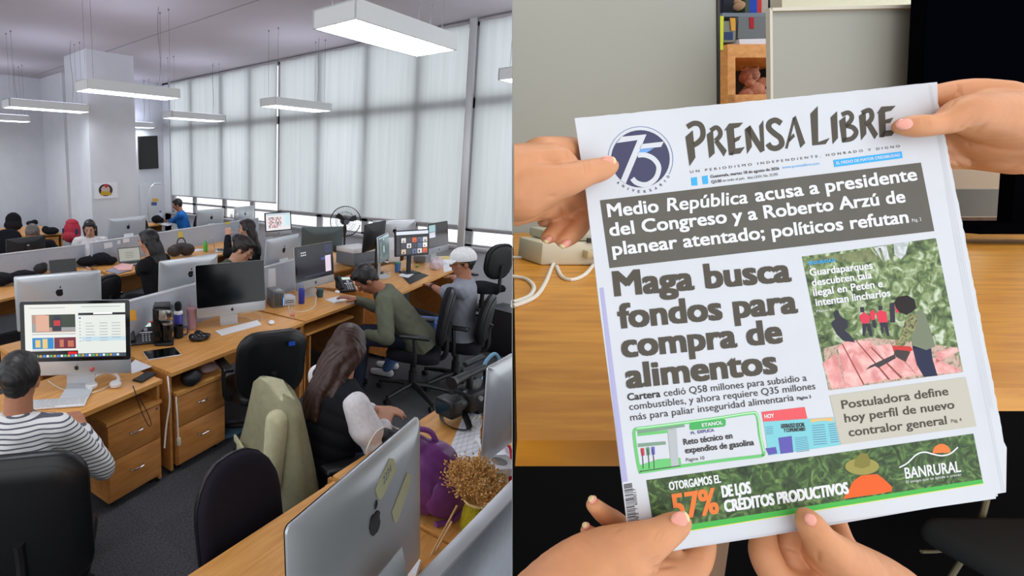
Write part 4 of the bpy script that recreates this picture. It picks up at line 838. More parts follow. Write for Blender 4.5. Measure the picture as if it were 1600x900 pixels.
# row 3
desk_poly('wooden desk at the left with black bags and an open laptop', [(1.2, 5.62), (3.1, 6.15), (3.1, 6.95), (1.2, 6.80)], .75)
desk_poly('wooden desk where the woman in black works', [(3.16, 6.02), (6.2, 6.5), (6.2, 7.46), (3.2, 6.80)], .75)
partition('grey low partition at the far left below the black monitor', (.96, 6.83), (3.22, 7.0), 1.05)
partition('long grey partition with pinned papers and a yellow note', (3.24, 6.86), (7.4, 7.80), 1.085)
desk_poly('wooden desk beyond the far partition with computers seen from behind', [(7.4, 9.1), (3.95, 8.35), (4.0, 7.28), (7.4, 8.08)], .75, sides=(0,))
desk_poly('wooden desk of the man behind the black monitor', [(3.0, 7.65), (.8, 7.55), (.8, 6.9), (3.0, 7.08)], .75)
desk_poly('far wooden desk where the man in the blue shirt writes', [(5.75, 10.3), (6.95, 10.7), (6.75, 11.5), (5.55, 11.2)], .75)
pedestal('small wooden drawer pedestal under the blue-shirted man\'s desk', 6.02, 10.42, .3, .42, .5, .6, rows=(1, 1))
desk_poly('low wooden side table at the left wall carrying black bags', [(3.0, 10.95), (4.4, 10.6), (4.6, 12.4), (3.0, 12.6)], .75)
pedestal('wooden drawer cabinet under the side table at the left wall', 3.85, 10.78, -.24, .5, .5, .66, rows=(1, 1))
# ---- computers
IM_A = imac('large silver computer seen from behind in front, two tape notes on it', None, (652, 868), .970, True, tilt=-3, yaw=math.radians(6))
imac('silver computer turned on with web pages, before the striped-shirt man', (34, 588), (205, 583), .87, False, 'web', W=.67)
imac('silver computer with a black switched-off screen beside the pink tumbler', (308, 498), (415, 484), .875, False)
imac('silver computer showing a dark desktop above the blue bottle', None, (522, 440), .885, False, 'desktop', W=.65, yaw=math.radians(2))
imac('silver computer seen from behind, directly behind the lit web-page computer', (30, 518), (157, 503), .87, True)
imac('silver computer seen from behind, between black-dressed woman and black screen', (241, 486), (341, 465), .88, True)
imac('silver computer seen from behind with paper tape on its left edge', (402, 440), (468, 421), .90, True, W=.66)
imac('silver computer showing a grid of small pictures near the windows', None, (456, 366), .92, False, 'grid', W=.60, yaw=math.radians(-8))
imac('silver computer seen from behind beside the long-haired woman in white', (165, 388), (230, 380), .87, True, W=.68)
imac('silver far computer seen from behind, left one below the windows', (303, 368), (351, 362), .87, True, W=.68)
imac('silver far computer seen from behind with headphones on its corner', (356, 360), (402, 353), .86, True, W=.66)
imac('silver computer seen from behind between the fan and the photo screen', (577, 393), (648, 391), .93, True, W=.66)
imac('silver computer with a dark screen turned sideways right of the photo screen', None, (701, 390), .92, False, 'dark', W=.62, tilt=6, yaw=math.radians(2))
imac('silver computer seen from behind, cut off at the office\'s right edge', (750, 725), None, .85, True, tilt=0, yaw=math.radians(-3))
monitor('grey-green monitor seen from behind with a small label, right of the picture-grid screen', (466, 393), (538, 391), .93, True, W=.62, Hh=.36, m=mat('monitor_greygreen', (96, 108, 108), .4, .3), sticker=True)
monitor('black monitor seen from behind standing over the printer', (552, 399), (608, 381), 1.07, True, W=.68, Hh=.36, sticker=True)
monitor('slim monitor with lines of text, turned away beside the photo screen', (585, 418), (614, 400), .96, False, 'code', W=.50, Hh=.34, m=M_sil)
monitor('black monitor showing rows of photographs before the man in the cap', (613, 402), (674, 397), .99, False, 'photos', W=.55, Hh=.34)
monitor('black monitor seen from behind at the far left, a round logo on it', (3, 402), (76, 391), .93, True, W=.60, Hh=.24, logo='DELL')
# ================================================================ CHAIRS
def hd(deg): a = math.radians(deg); return Vector((math.cos(a), math.sin(a), 0))
def chair(label, loc, heading, bw=.46, bh=.52, bz=.62, mback=None, arms=True, dome=.2, rec=8, group=None, spin=0, sticker=False, gap=True):
    """swivel chair, the sitter looks along local +y"""
    t = thing('office_chair', label, 'office chair', (loc[0], loc[1], 0), math.radians(heading)-PI/2, group)
    mb_ = mback or M_blkf
    s_ = MB(); loft(s_, [[(x, y, z) for x, y in rrect(w, d, .1)] for w, d, z in ((.40, .38, .40), (.48, .46, .42), (.49, .47, .46), (.46, .44, .49), (.36, .34, .50))]); obj('seat', s_, mb_, t, 60)
    T = Matrix.Translation((0, -.22, bz)) @ Matrix.Rotation(math.radians(rec), 4, 'X')
    def ring(f, y, k=0):
        P = rrect(bw, bh, bw*(.2+dome)); return [(x*f, y+.16*(x/bw)**2*.5+k, bh/2+z*(1-(1-f)*.9)) for x, z in P]
    b_ = MB(); loft(b_, [ring(.80, -.045), ring(.95, -.035), ring(1, -.015), ring(1, .01), ring(.95, .03), ring(.8, .036)]); b_.tf(T); obj('backrest', b_, mb_, t, 60)
    sb = MB(); loft(sb, [ring(.7, -.055), ring(.99, -.030), ring(1.015, -.018), ring(1.015, -.004)]); sb.tf(T); obj('back_shell', sb, M_lea if mback else M_blk, t, 60)
    if sticker: q = MB(); q.box((.12, -.065, bh*.84), (.05, .004, .03)); q.tf(T); obj('sticker', q, mat('sticker_blue', (40, 90, 210), .5), t)
    obj('back_bar', MB().tube([(0, -.05, .40), (0, -.20, .40), (0, -.275, .46), (0, -.28, .62), (0, -.30, bz+bh*.4)], .022, 8), M_blk, t)
    if arms:
        for sx in (-1, 1):
            a = obj('armrest', MB().box((sx*.29, -.02, .68), (.085, .27, .03), bev=.014, seg=3), M_lea, t)
            obj('arm_support', MB().tube([(sx*.2, -.02, .40), (sx*.28, -.03, .42), (sx*.295, -.03, .54), (sx*.29, -.02, .665)], .018, 8), M_blk, a)
    obj('gas_column', MB().cyl((0, 0, .12), (0, 0, .40), .028).cyl((0, 0, .12), (0, 0, .26), .038), M_blk, t)
    for k in range(5):
        a = 2*PI*k/5+spin; c, s = math.cos(a), math.sin(a)
        lg_ = obj('base_leg', MB().tube([(0, 0, .13), (c*.12, s*.12, .12), (c*.33, s*.33, .075)], [.03, .026, .018], 8, False), M_blk, t)
        obj('caster', MB().cyl((c*.33-s*.022, s*.33+c*.022, .028), (c*.33-s*.006, s*.33+c*.006, .028), .028, seg=14).cyl((c*.33+s*.006, s*.33-c*.006, .028), (c*.33+s*.022, s*.33-c*.022, .028), .028, seg=14).cyl((c*.33, s*.33, .03), (c*.33, s*.33, .08), .01), M_blk, lg_)
    return t
def chair_top(label, px, py, zt, heading, **k):
    p = atz(px, py, zt); h = hd(heading); bh = k.get('bh', .52); bz = zt-bh
    k['bz'] = bz; return chair(label, (p+h*.26)[:2], heading, **k)
G5 = 'black swivel office chairs'
# ================================================================ PEOPLE
SK = dict(a=(196, 142, 112), b=(172, 116, 88), c=(206, 158, 132), d=(150, 98, 74))
def skin(k): return mat('skin_'+k, SK[k], .55, spec=.3, noise=.05, nscale=60)
def hairm(k): return mat('hair_'+k, dict(black=(22, 19, 20), brown=(58, 36, 28), grey=(92, 84, 80), dark=(34, 27, 25), auburn=(96, 58, 42))[k], .45, noise=.35, nscale=70)
def cmat(k):
    T = dict(white=(224, 222, 224), black=(26, 26, 30), olive=(96, 98, 82), grey=(142, 146, 156), blue=(40, 110, 190), jeans=(84, 112, 160), darkj=(38, 44, 60), greygreen=(92, 94, 82), shoe=(224, 224, 224), vest=(30, 31, 36))
    if k == 'stripe':
        if 'stripe' in _M: return _M['stripe']
        m = bpy.data.materials.new('stripe'); m.use_nodes = True; nt = m.node_tree; b = nt.nodes['Principled BSDF']; b.inputs['Roughness'].default_value = .9
        tc = nt.nodes.new('ShaderNodeTexCoord'); w = nt.nodes.new('ShaderNodeTexWave'); w.bands_direction = 'Z'; w.inputs['Scale'].default_value = 17; w.inputs['Distortion'].default_value = 1.2; w.inputs['Detail'].default_value = 1; w.inputs['Detail Scale'].default_value = .6
        r = nt.nodes.new('ShaderNodeValToRGB'); r.color_ramp.elements[0].color = (*lin((84, 86, 96)), 1); r.color_ramp.elements[0].position = .16; r.color_ramp.elements[1].color = (*lin((222, 222, 220)), 1); r.color_ramp.elements[1].position = .3
        nt.links.new(tc.outputs['Object'], w.inputs['Vector']); nt.links.new(w.outputs['Fac'], r.inputs[0]); nt.links.new(r.outputs[0], b.inputs['Base Color']); _M['stripe'] = m; return m
    return mat('cloth_'+k, T[k], .9, noise=.08, nscale=50, bump=.15, spec=.2)
def ik(S, T, l1, l2, pole):
    d = T-S; D = min(d.length, (l1+l2)*.985); u = d.normalized(); a = (l1*l1-l2*l2+D*D)/(2*D); h = math.sqrt(max(0, l1*l1-a*a))
    p = pole-u*pole.dot(u); p.normalize(); return S+u*a+p*h, S+u*D
def hand_mesh(mb, W_, f, up, side, curl=.45, s=1.):
    """palm with four fingers and a thumb; f fingers' direction, up back of the hand, side towards the thumb"""
    f = f.normalized(); up = (up-f*up.dot(f)).normalized(); side = (side-f*side.dot(f)-up*side.dot(up)).normalized()
    for k in (-1, -.33, .33, 1): cap_(mb, W_+side*k*.016*s, W_+f*.08*s+side*k*.030*s, .016*s, .013*s, 10)
    for k, L in ((1, .068), (.33, .078), (-.33, .072), (-1, .055)):
        a = W_+f*.085*s+side*k*.030*s; d = f.copy(); r = .0105*s
        for j, q in enumerate((.45, .32, .23)):
            an = curl*(.4+j*.5); dd = (f*math.cos(an)-up*math.sin(an)+side*k*.06).normalized(); b = a+dd*L*q*s*1.15; cap_(mb, a, b, r, r*.9, 8); a = b; r *= .9
    a = W_+f*.02*s+side*.025*s; b = a+(side*.7+f*.7-up*.25).normalized()*.045*s; c = b+(f*.9+side*.25-up*.3).normalized()*.04*s
    cap_(mb, a, b, .015*s, .012*s, 9); cap_(mb, b, c, .012*s, .0095*s, 9)
def person(label, hpx, heading, lean=8, sk='a', hair='black', style='short', top='white', sleeve='long', legs='darkj', hands=(None, None), hh=0, nod=10, seat=.50, side=0, glasses=False, cap=False, hz=None, poles=(None, None), extra=None, s=1., thigh=True, vox=.0085, beard=False, foot=None):
    h = hd(heading); l = Vector((-h.y, h.x, 0)); ln = math.radians(lean)
    sp = (h*math.sin(ln)+ZZ*math.cos(ln)+l*math.sin(math.radians(side))).normalized(); fwd = l.cross(sp)*-1; fwd = (h-sp*h.dot(sp)).normalized()
    hip0 = Vector((0, 0, seat+.09)); neck0 = hip0+sp*.47*s
    hH = hd(heading+hh); hl = Vector((-hH.y, hH.x, 0)); nd = math.radians(nod); hu = (ZZ*math.cos(nd)+hH*math.sin(nd)); hf = (hH*math.cos(nd)-ZZ*math.sin(nd))
    nk_ = (sp*.5+hu*.5).normalized(); head0 = neck0+nk_*.055*s+hu*.105*s+hf*.02
    hp = atz(hpx[0], hpx[1], head0.z if hz is None else hz)
    O = Vector((hp.x-head0.x, hp.y-head0.y, 0 if hz is None else hz-head0.z))
    t = thing('person', label, 'person', (O.x, O.y, 0)); oz = ZZ*O.z
    hip = hip0+oz; neck = neck0+oz; head = head0+oz
    HB = Matrix((hl, hf, hu)).transposed()  # columns: left, forward, up
    s *= 1.05
    def hpnt(x, y, z): return head+hl*x*s+hf*y*s+hu*z*s
    body = MB()
    body.ball(hpnt(0, -.012, .018), (.074*s, .092*s, .098*s), 20, 14, HB); body.ball(hpnt(0, .022, -.045), (.054*s, .062*s, .070*s), 16, 12, HB); body.ball(hpnt(0, .045, -.088), (.026*s, .026*s, .022*s), 12, 8, HB)
    for sx in (-1, 1):
        body.ball(hpnt(sx*.04, .052, -.02), (.024*s, .022*s, .026*s), 10, 8, HB); body.ball(hpnt(sx*.076, -.008, -.01), (.010*s, .019*s, .032*s), 10, 8, HB); body.ball(hpnt(sx*.028, .074, .026), (.026*s, .012*s, .010*s), 10, 8, HB)
    cap_(body, hpnt(0, .082, .012), hpnt(0, .100, -.020), .009*s, .0145*s, 10); body.ball(hpnt(0, .076, -.052), (.024*s, .014*s, .013*s), 12, 8, HB)
    cap_(body, neck-sp*.07, hpnt(0, -.015, -.03), .066*s, .056*s, 14)
    shd = []; joints = []
    for i, sx in enumerate((1, -1)):   # left, right
        S = neck+l*sx*.178*s-sp*.070; tg = hands[i]
        T_ = (Vector(tg)-Vector((O.x, O.y, 0))) if tg is not None else hip+h*.28+l*sx*.14+ZZ*.08
        pole = poles[i] if poles[i] is not None else (l*sx*.8-ZZ*.9-h*.25)
        E, Wp = ik(S, T_, .285*s, .255*s, Vector(pole)); joints.append((S, E, Wp, sx))
        cap_(body, S, E, .046*s, .040*s); cap_(body, E, Wp, .040*s, .026*s)
        fd = (Wp-E).normalized(); fd = (fd*.8+Vector((fd.x, fd.y, 0))*.4).normalized(); hand_mesh(body, Wp, fd, ZZ+fwd*.01, -l*sx, .5, s)
    # trunk under the clothes, so that the body stays one surface
    cap_(body, hip, neck-sp*.1, .09, .07); knees = []
    for sx in (1, -1):
        K = hip+h*.42*s+l*sx*.11-ZZ*.03; A_ = Vector((K.x, K.y, .09))+h*(.02 if foot is None else foot)
        knees.append((K, A_, sx)); cap_(body, hip+l*sx*.09, K, .065, .05); cap_(body, K, A_, .048, .034)
    obj('body', org(body, vox, 3), skin(sk), t, 180)
    tr = MB(); tr.ball(hip-ZZ*.02, (.17, .14, .12), 16, 10)
    for K, A_, sx in knees: cap_(tr, hip+l*sx*.085-ZZ*.01, K, .088, .070); cap_(tr, K, A_, .068, .05)
    obj('trousers', org(tr, .015, 4), cmat(legs), t, 180)
    for K, A_, sx in knees: obj('shoe', org(cap_(MB(), A_-ZZ*.045-h*.03, A_+h*.14-ZZ*.055, .042, .034), .01, 2), cmat('shoe' if legs == 'jeans' else 'black'), t, 180)
    # garment
    def torso(mb, g=0.):
        rows = [(-.10, .170, .14, -.0), (0, .175, .14, 0), (.10, .160, .13, .01), (.22, .172, .132, .015), (.32, .185, .125, .01), (.385, .172, .105, 0), (.43, .120, .085, 0), (.462, .078, .072, .002)]
        R_ = []
        for z, w, d, o_ in rows: R_.append([hip+sp*z*s+fwd*(o_+math.sin(a)*(d+g)*s)+l*math.cos(a)*(w+g)*s for a in [2*PI*k/24 for k in range(24)]])
        loft(mb, R_)
    sh_ = MB(); torso(sh_)
    for S, E, Wp, sx in joints:
        cap_(sh_, neck+l*sx*.06-sp*.05, S if sleeve != 'none' else neck+l*sx*.125*s-sp*.062, .064*s, .070*s if sleeve != 'none' else .074)
        if sleeve == 'none': continue
        if sleeve == 'short': cap_(sh_, S, S+(E-S)*.72, .074*s, .078*s)
        elif sleeve == 'long': cap_(sh_, S, E, .072*s, .060*s); cap_(sh_, E, E+(Wp-E)*.90, .060*s, .042*s)
    g_ = org(sh_, .011, 5)
    if top != 'vest':
        for v in g_.bm.verts:
            p = v.co; w = math.sin(p.z*46+p.x*21+math.sin(p.y*27)*2)*math.sin(p.x*33-p.y*29+p.z*12); v.co = p+v.normal*w*.0035
    else:
        for v in g_.bm.verts: q = (v.co-hip).dot(sp); v.co = v.co+v.normal*(abs(math.sin(q*PI/.085))**.6*.012)
    obj({'vest': 'puffer_vest', 'olive': 'sweater'}.get(top, 'shirt'), g_, cmat(top), t, 180)
    if top == 'vest':
        for S, E, Wp, sx in joints:
            m_ = MB(); cap_(m_, S, S+(E-S)*.42, .074, .088); m_.ball(S+(E-S)*.40, (.092, .092, .08), 16, 10); cap_(m_, S+(E-S)*.55, E, .062, .056); cap_(m_, E, E+(Wp-E)*.92, .056, .044)
            obj('puffed_sleeve', org(m_, .010, 4), cmat('white'), t, 180)
    # hair
    hm = MB(); H_ = lambda x, y, z, r: hm.ball(hpnt(x, y, z), tuple(q*s for q in r), 18, 12, HB)
    if style != 'bald':
        H_(0, -.024, .032, (.083, .096, .097)); H_(0, .018, .085, (.062, .062, .034))
        for sx in (-1, 1): H_(sx*.060, -.02, .025, (.024, .062, .058))
        H_(0, -.052, -.028, (.056, .040, .05) if style == 'short' else (.062, .045, .055))
        if style == 'bun': H_(0, -.10, .05, (.055, .05, .05)); H_(0, -.05, .06, (.075, .075, .06))
        if style in ('long', 'wavy'):
            Ld = .34 if style == 'long' else .37; back = -fwd
            P0 = hpnt(0, -.06, .0)
            for k in (-1.25, -.75, -.25, .25, .75, 1.25):
                a = P0+hl*k*.055*s+hf*(.035 if abs(k) > 1 else 0); mid = neck+back*(.10 if abs(k) < 1 else .05)+l*k*.062; end = mid-sp*(Ld-.12-.04*abs(k))+back*.03+l*rnd.uniform(-.02, .02)
                pts = spline([a, (a+mid)/2+back*.015, mid, (mid+end)/2+back*.02, end], 4)
                for j in range(len(pts)-1):
                    f0 = j/(len(pts)-1); wob = l*math.sin(j*.9+k*3)*(.008 if style == 'wavy' else .002); cap_(hm, pts[j]+wob, pts[j+1]+wob, .040*(1-f0*.55)+.004, .040*(1-(f0+.05)*.55)+.004, 8)
    if beard: pass
    if cap:
        cm = MB(); cm.ball(hpnt(0, -.012, .042), (.096*s, .114*s, .096*s), 20, 12, HB); g2 = org(cm, .008, 2)
        bmesh.ops.bisect_plane(g2.bm, geom=g2.bm.verts[:]+g2.bm.edges[:]+g2.bm.faces[:], plane_co=hpnt(0, 0, .022), plane_no=hu, clear_inner=True)
        br = MB(); vs_ = []
        for i in range(13):
            a = math.radians(-62+124*i/12); vs_.append((hpnt(math.sin(a)*.075, .05+math.cos(a)*.035, .030), hpnt(math.sin(a)*.082, .072+math.cos(a)*.09, .018-abs(math.sin(a))*.012)))
        for i in range(12): br.prism([vs_[i][0], vs_[i+1][0], vs_[i+1][1], vs_[i][1]], hu*.005)
        ct = obj('cap_crown', g2, cmat('shoe'), t, 180); obj('cap_brim', br, cmat('shoe'), ct); obj('cap_button', MB().ball(hpnt(0, -.012, .128), .008), cmat('shoe'), ct)
    if style != 'bald': hg = org(hm, .0075, 2)
    if style != 'bald':
        for v in hg.bm.verts: p = v.co; v.co = p+v.normal*(math.sin(p.x*260+p.y*190+math.sin(p.z*30)*3)*.0016)
        obj('hair', hg, hairm(hair), t, 180)
    for sx in (-1, 1):
        e = obj('eye', MB().ball(hpnt(sx*.030, .073, .010), .0100*s, 12, 8), mat('eye_white', (214, 208, 204), .3), t); obj('iris', MB().ball(hpnt(sx*.030, .0805, .008), .0072*s, 10, 6), mat('iris_dark', (30, 20, 16), .2), e)
        obj('eyebrow', MB().tube([hpnt(sx*.014, .086, .030), hpnt(sx*.03, .087, .036), hpnt(sx*.048, .074, .030)], .0035*s, 6), hairm('dark' if hair != 'grey' else 'grey'), t)
    obj('mouth', MB().ball(hpnt(0, .084, -.054), (.021*s, .006*s, .006*s), 12, 6, HB), mat('lips', (164, 92, 82), .5), t)
    if glasses:
        gm = mat('glasses_frame', (150, 104, 52) if glasses == 'tan' else (40, 32, 30), .4); q = MB()
        for sx in (-1, 1):
            q.tube([hpnt(sx*.032+math.cos(a)*.024, .096, .008+math.sin(a)*.018) for a in [2*PI*k/10 for k in range(10)]], .0022, 6, closed=True); q.tube([hpnt(sx*.056, .094, .012), hpnt(sx*.072, .05, .012), hpnt(sx*.080, -.01, .004)], .0028 if glasses != 'tan' else .005, 6)
        q.tube([hpnt(-.009, .099, .012), hpnt(.009, .099, .012)], .0022, 6, False); obj('glasses', q, gm, t)
    t['_']=0; del t['_']
    return t, dict(O=O, hip=hip, neck=neck, joints=joints, h=h, l=l, sp=sp, hp=hpnt)
def seat_for(info, label, heading, **k):
    p = info['hip']+info['O']; dr_ = k.pop('dr', 0); return chair(label, (p+info['h']*.02+RR*dr_)[:2], heading, **k)
p1, i1 = person('person in a black-and-white striped shirt seated with back turned at the lit computer', (32, 592), 52, 14, 'b', 'black', 'short', 'stripe', 'long', hands=(atz(40, 668, .83), atz(128, 668, .84)), nod=14)
seat_for(i1, 'large black leather office chair under the person in stripes', 58, bw=.54, bh=.62, bz=.47, mback=M_lea, dome=.03, arms=False, spin=1.05, dr=.09)
p2, i2 = person('person in a black puffer vest and white sleeves with long brown wavy hair', (545, 545), -22, 14, 'a', 'brown', 'wavy', 'vest', 'none', hands=(atz(585, 640, .74), atz(601, 662, .74)), nod=28, hh=32, seat=.44, s=1.05)
seat_for(i2, 'black office chair of the person in the vest, a khaki jacket on its back', -22, bz=.52, bh=.48, dome=.2)
p3, i3 = person('person in an olive sweater leaning over the desk and writing', (572, 437), 118, 40, 'd', 'black', 'short', 'olive', 'long', hands=(atz(572, 522, .62), atz(556, 468, .80)), nod=50, hh=14, legs='darkj', side=-4, s=1.12)
seat_for(i3, 'black office chair behind the person in the olive sweater', 115, bz=.56)
_c = [i3['neck']-i3['l']*.0+i3['h']*a+i3['l']*b+i3['sp']*z for a, b, z in ((.02, .10, -.02), (-.06, .075, .02), (-.09, 0, .03), (-.06, -.075, .02), (.02, -.10, -.02))]
nh = thing('neck_headphones', 'black headphones worn around the neck of the person in olive', 'headphones', i3['O']+i3['neck']); obj('headband', MB().tube([p-i3['neck'] for p in _c], .012, 8), M_blk, nh)
for p in (_c[0], _c[4]): obj('ear_cup', MB().ball(p-i3['neck']+i3['h']*.03-i3['sp']*.02, (.035, .035, .042)), M_blk, nh)
p4, i4 = person('person in a white cap, tan glasses and grey T-shirt seated at the corner desk', (722, 410), 108, -2, 'b', 'black', 'short', 'grey', 'short', 'jeans', hands=(atz(630, 440, .80), atz(682, 424, .80)), nod=6, glasses='tan', cap=True, foot=.2, s=1.05, hh=28)
S_, E_, W_, _x = i4['joints'][0]; obj('wrist_band', MB().cyl(E_.lerp(W_, .86), E_.lerp(W_, .98), .038, .034), M_blk, p4)
seat_for(i4, 'black office chair of the person in the white cap', 104, bz=.50, bh=.46)
p5, i5 = person('person with glasses and tied dark hair in a grey-green top, looking down', (380, 390), -75, 22, 'c', 'dark', 'bun', 'greygreen', 'long', hands=(None, None), nod=34, hh=16, glasses=True, hz=1.20, s=1.2)
seat_for(i5, 'black office chair of the person with glasses and tied hair', -70, bz=.48)
p6, i6 = person('person with long dark hair raising one hand beside an open laptop', (385, 358), 130, 6, 'c', 'dark', 'long', 'black', 'long', hands=(atz(356, 368, 1.17), atz(352, 384, .82)), nod=4, s=1.1)
seat_for(i6, 'black office chair of the person raising a hand', 130, bz=.5)
p7, i7 = person('person in a black T-shirt with long black hair typing on a laptop', (232, 378), 118, 10, 'a', 'black', 'long', 'black', 'short', 'black', hands=(atz(217, 412, .82), atz(222, 408, .82)), nod=12, s=1.14)
seat_for(i7, 'black office chair of the person typing in black', 112, bz=.5)
p8, i8 = person('person in a white shirt with straight black hair facing the camera beyond the partition', (140, 357), -122, 8, 'c', 'black', 'long', 'white', 'long', hands=(None, None), nod=22, s=1.12, hz=1.12)
seat_for(i8, 'black office chair of the person in the white shirt', -120, bz=.44, bh=.4)
p9, i9 = person('person with grey receding hair and glasses bent behind the black monitor', (51, 366), -120, 22, 'b', 'grey', 'short', 'darkj' if False else 'black', 'long', nod=42, glasses=True, hz=1.06, s=1.25)
seat_for(i9, 'black office chair of the person with grey hair', -120, bz=.44, bh=.4)
p10, i10 = person('person in a blue shirt seated in profile by the far window', (277, 320), 140, 14, 'b', 'black', 'short', 'blue', 'long', 'darkj', hands=(atz(262, 346, .82), atz(266, 345, .82)), nod=18, s=1.1)
seat_for(i10, 'black office chair of the person in the blue shirt', 138, bz=.5)
chair_top('dark dome-backed chair tucked at the nearest desk in front', 372, 714, 1.0, -88, bh=.54, bw=.44, dome=.24, mback=mat('dark_purple_fabric', (28, 24, 34), .9, spec=.2))
chair_top('empty black chair with a blue sticker on its back', 425, 514, 1.0, 68, bh=.52, bw=.54, sticker=True, dome=.08, mback=M_lea)
chair_top('black chair with a tall round back at the right edge of the office', 783, 380, 1.12, 70, bh=.5, bw=.48, arms=True)
chair_top('black office chair at the far left below the black backpack', 12, 358, 1.02, -110, bh=.5)
chair_top('black office chair pushed in beside the blue-shirted person', 226, 342, 1.0, -40, bh=.5)
chair_top('small dark chair back showing beside the person typing in black', 168, 428, .98, 105, bh=.4, bw=.4)
# ================================================================ THINGS ON THE DESKS
def At(p, z): return atz(p[0], p[1], z)
def blob(name, label, cat, px, z, parts, m, deg=0, extra=None, vox=.008, wr=.004):
    """soft bag: fused lumps (x, y, z, rx, ry, rz) standing on z at the photo point"""
    b = At(px, z); t = thing(name, label, cat, b, math.radians(deg)); q = MB()
    for (x, y, zz, rx, ry, rz) in parts: q.ball((x, y, zz), (rx, ry, rz), 16, 10)
    g = org(q, vox, 3)
    for v in g.bm.verts:
        p = v.co; v.co = p+v.normal*wr*math.sin(p.x*50+p.z*30)*math.sin(p.y*45+p.x*20); v.co.z = max(v.co.z, .001)
    obj('bag_body' if 'bag' in name or 'pack' in name else 'body', g, m, t, 180); return t
def laptop(label, px, z, deg, art=None, col=None, w=.33, open_=105):
    b = At(px, z); t = thing('laptop', label, 'laptop', b, math.radians(deg)); m = col or mat('laptop_grey', (92, 94, 100), .4, .5)
    obj('base', MB().box((0, 0, .009), (w, .23, .016), bev=.004), m, t)
    obj('keyboard', MB().box((0, .03, .0175), (w*.86, .10, .002)), M_blk, t); obj('trackpad', MB().box((0, -.07, .0175), (.1, .065, .001)), M_sil, t)
    T = Matrix.Translation((0, .115, .016)) @ Matrix.Rotation(math.radians(90-open_), 4, 'X')
    l_ = MB(); l_.box((0, 0, .108), (w, .007, .22), bev=.003); l_.tf(T); li = obj('lid', l_, m, t)
    s_ = MB(); s_.box((0, -.004, .108), (w-.012, .001, .205)); s_.tf(T); obj('screen', s_, M_glassb, li)
    if art: screen_art(art, thing_part('display', t, T), w-.02, .195, .01, -.0048)
    return t
def telephone(label, px, z, deg):
    b = At(px, z); t = thing('desk_phone', label, 'telephone', b, math.radians(deg)); T = Matrix.Translation((0, 0, .035)) @ Matrix.Rotation(math.radians(38), 4, 'X'); m = mat('phone_black', (38, 40, 46), .45)
    q = MB(); q.box((0, 0, .035), (.20, .21, .035), bev=.008); q.tf(T); obj('phone_body', q, m, t)
    obj('wedge_stand', MB().box((0, .05, .04), (.15, .08, .08), bev=.01), m, t)
    q = MB(); q.box((.025, .07, .054), (.10, .035, .003)); q.tf(T); obj('display', q, EM((206, 226, 214), .8), t)
    q = MB(); q.cyl((.03, .025, .052), (.03, .025, .058), .016); q.tf(T); obj('round_dial', q, M_sil, t)
    q = MB(); q.box((.03, -.002, .054), (.10, .009, .003)); q.tf(T); obj('label_strip', q, M_pap, t)
    q = MB()
    for i in range(3):
        for j in range(4): q.box((.005+.025*i, -.022-.019*j, .055), (.014, .009, .004), bev=.001, seg=1)
    q.tf(T); obj('keypad', q, mat('key_white', (206, 208, 210), .5), t)
    q = MB(); q.tube([(-.075, -.085, .075), (-.075, -.05, .085), (-.075, 0, .088), (-.075, .05, .085), (-.075, .085, .075)], [.024, .018, .015, .018, .024], 12); q.tf(T); obj('handset', q, m, t)
    q = MB(); q.box((.075, .095, .056), (.04, .014, .006), bev=.002); q.tf(T); obj('message_light', q, mat('lamp_red', (220, 40, 60), .4), t)
    return t
def rings_to(name, label, cat, px, z, prof, m, parts=(), seg=28):
    t = thing(name, label, cat, At(px, z)); obj('body', MB().lathe(prof, seg=seg), m, t)
    for nm, pr, mm in parts: obj(nm, MB().lathe(pr, seg=seg) if isinstance(pr, list) else pr, mm, t)
    return t
def slab(name, label, cat, pxs, z, th, m, group=None):
    P = [At(p, z+th) for p in pxs]; o = tag(obj(name, MB().prism(P, (0, 0, -th*.95)), m), label, cat, group); return o
Zm, Zn = .766, .751
# --- beside the lit computer
k_ = thing('keyboard', 'white keyboard in front of the lit computer', 'keyboard', At((78, 633), .75), math.radians(-34))
obj('keyboard_base', MB().box((0, 0, .007), (.42, .115, .010), bev=.004), M_wpl, k_)
q = MB()
for r_ in range(6):
    for c_ in range(15 if r_ < 5 else 9):
        w_ = .0245 if r_ < 5 or c_ != 4 else .12; q.box((-.19+c_*.0272, .045-r_*.018, .0145), (min(w_, .0235), .0145, .004))
obj('keys', q, mat('key_white', (206, 208, 210), .5), k_)
slab('paper_sheet', 'white paper sheet with printed lines beside the tablet', 'paper', [(204, 568), (221, 553), (247, 570), (240, 572), (206, 584)], .752, .001, M_pap)
tb = thing('tablet', 'black tablet lying face up on the main desk corner', 'tablet', At((253, 553), Zm), math.radians(-18)); obj('tablet_case', MB().box((0, 0, .004), (.25, .18, .007), bev=.003), M_wpl, tb); obj('screen', MB().box((0, 0, .008), (.242, .172, .0012)), M_glassb, tb)
ph_ = thing('mobile_phone', 'dark phone charging on the near corner of the lit computer\'s desk', 'phone', At((226, 590), .752), math.radians(20)); obj('phone_case', MB().box((0, 0, .005), (.16, .082, .010), bev=.004), M_blk, ph_); obj('screen', MB().box((0, 0, .0105), (.152, .074, .001)), M_glassb, ph_)
tag(obj('charging_cable', MB().tube([At((208, 603), .756), At((212, 615), .74), At((220, 640), .62), At((232, 665), .5), At((236, 660), .5), At((228, 640), .6), At((214, 615), .72)], .003, 6), M_blk), 'thin black cable hanging in a loop before the left drawers', 'cable')
hp_ = thing('headphones', 'white over-ear headphones lying under the lit computer', 'headphones', At((163, 602), .752), math.radians(-35))
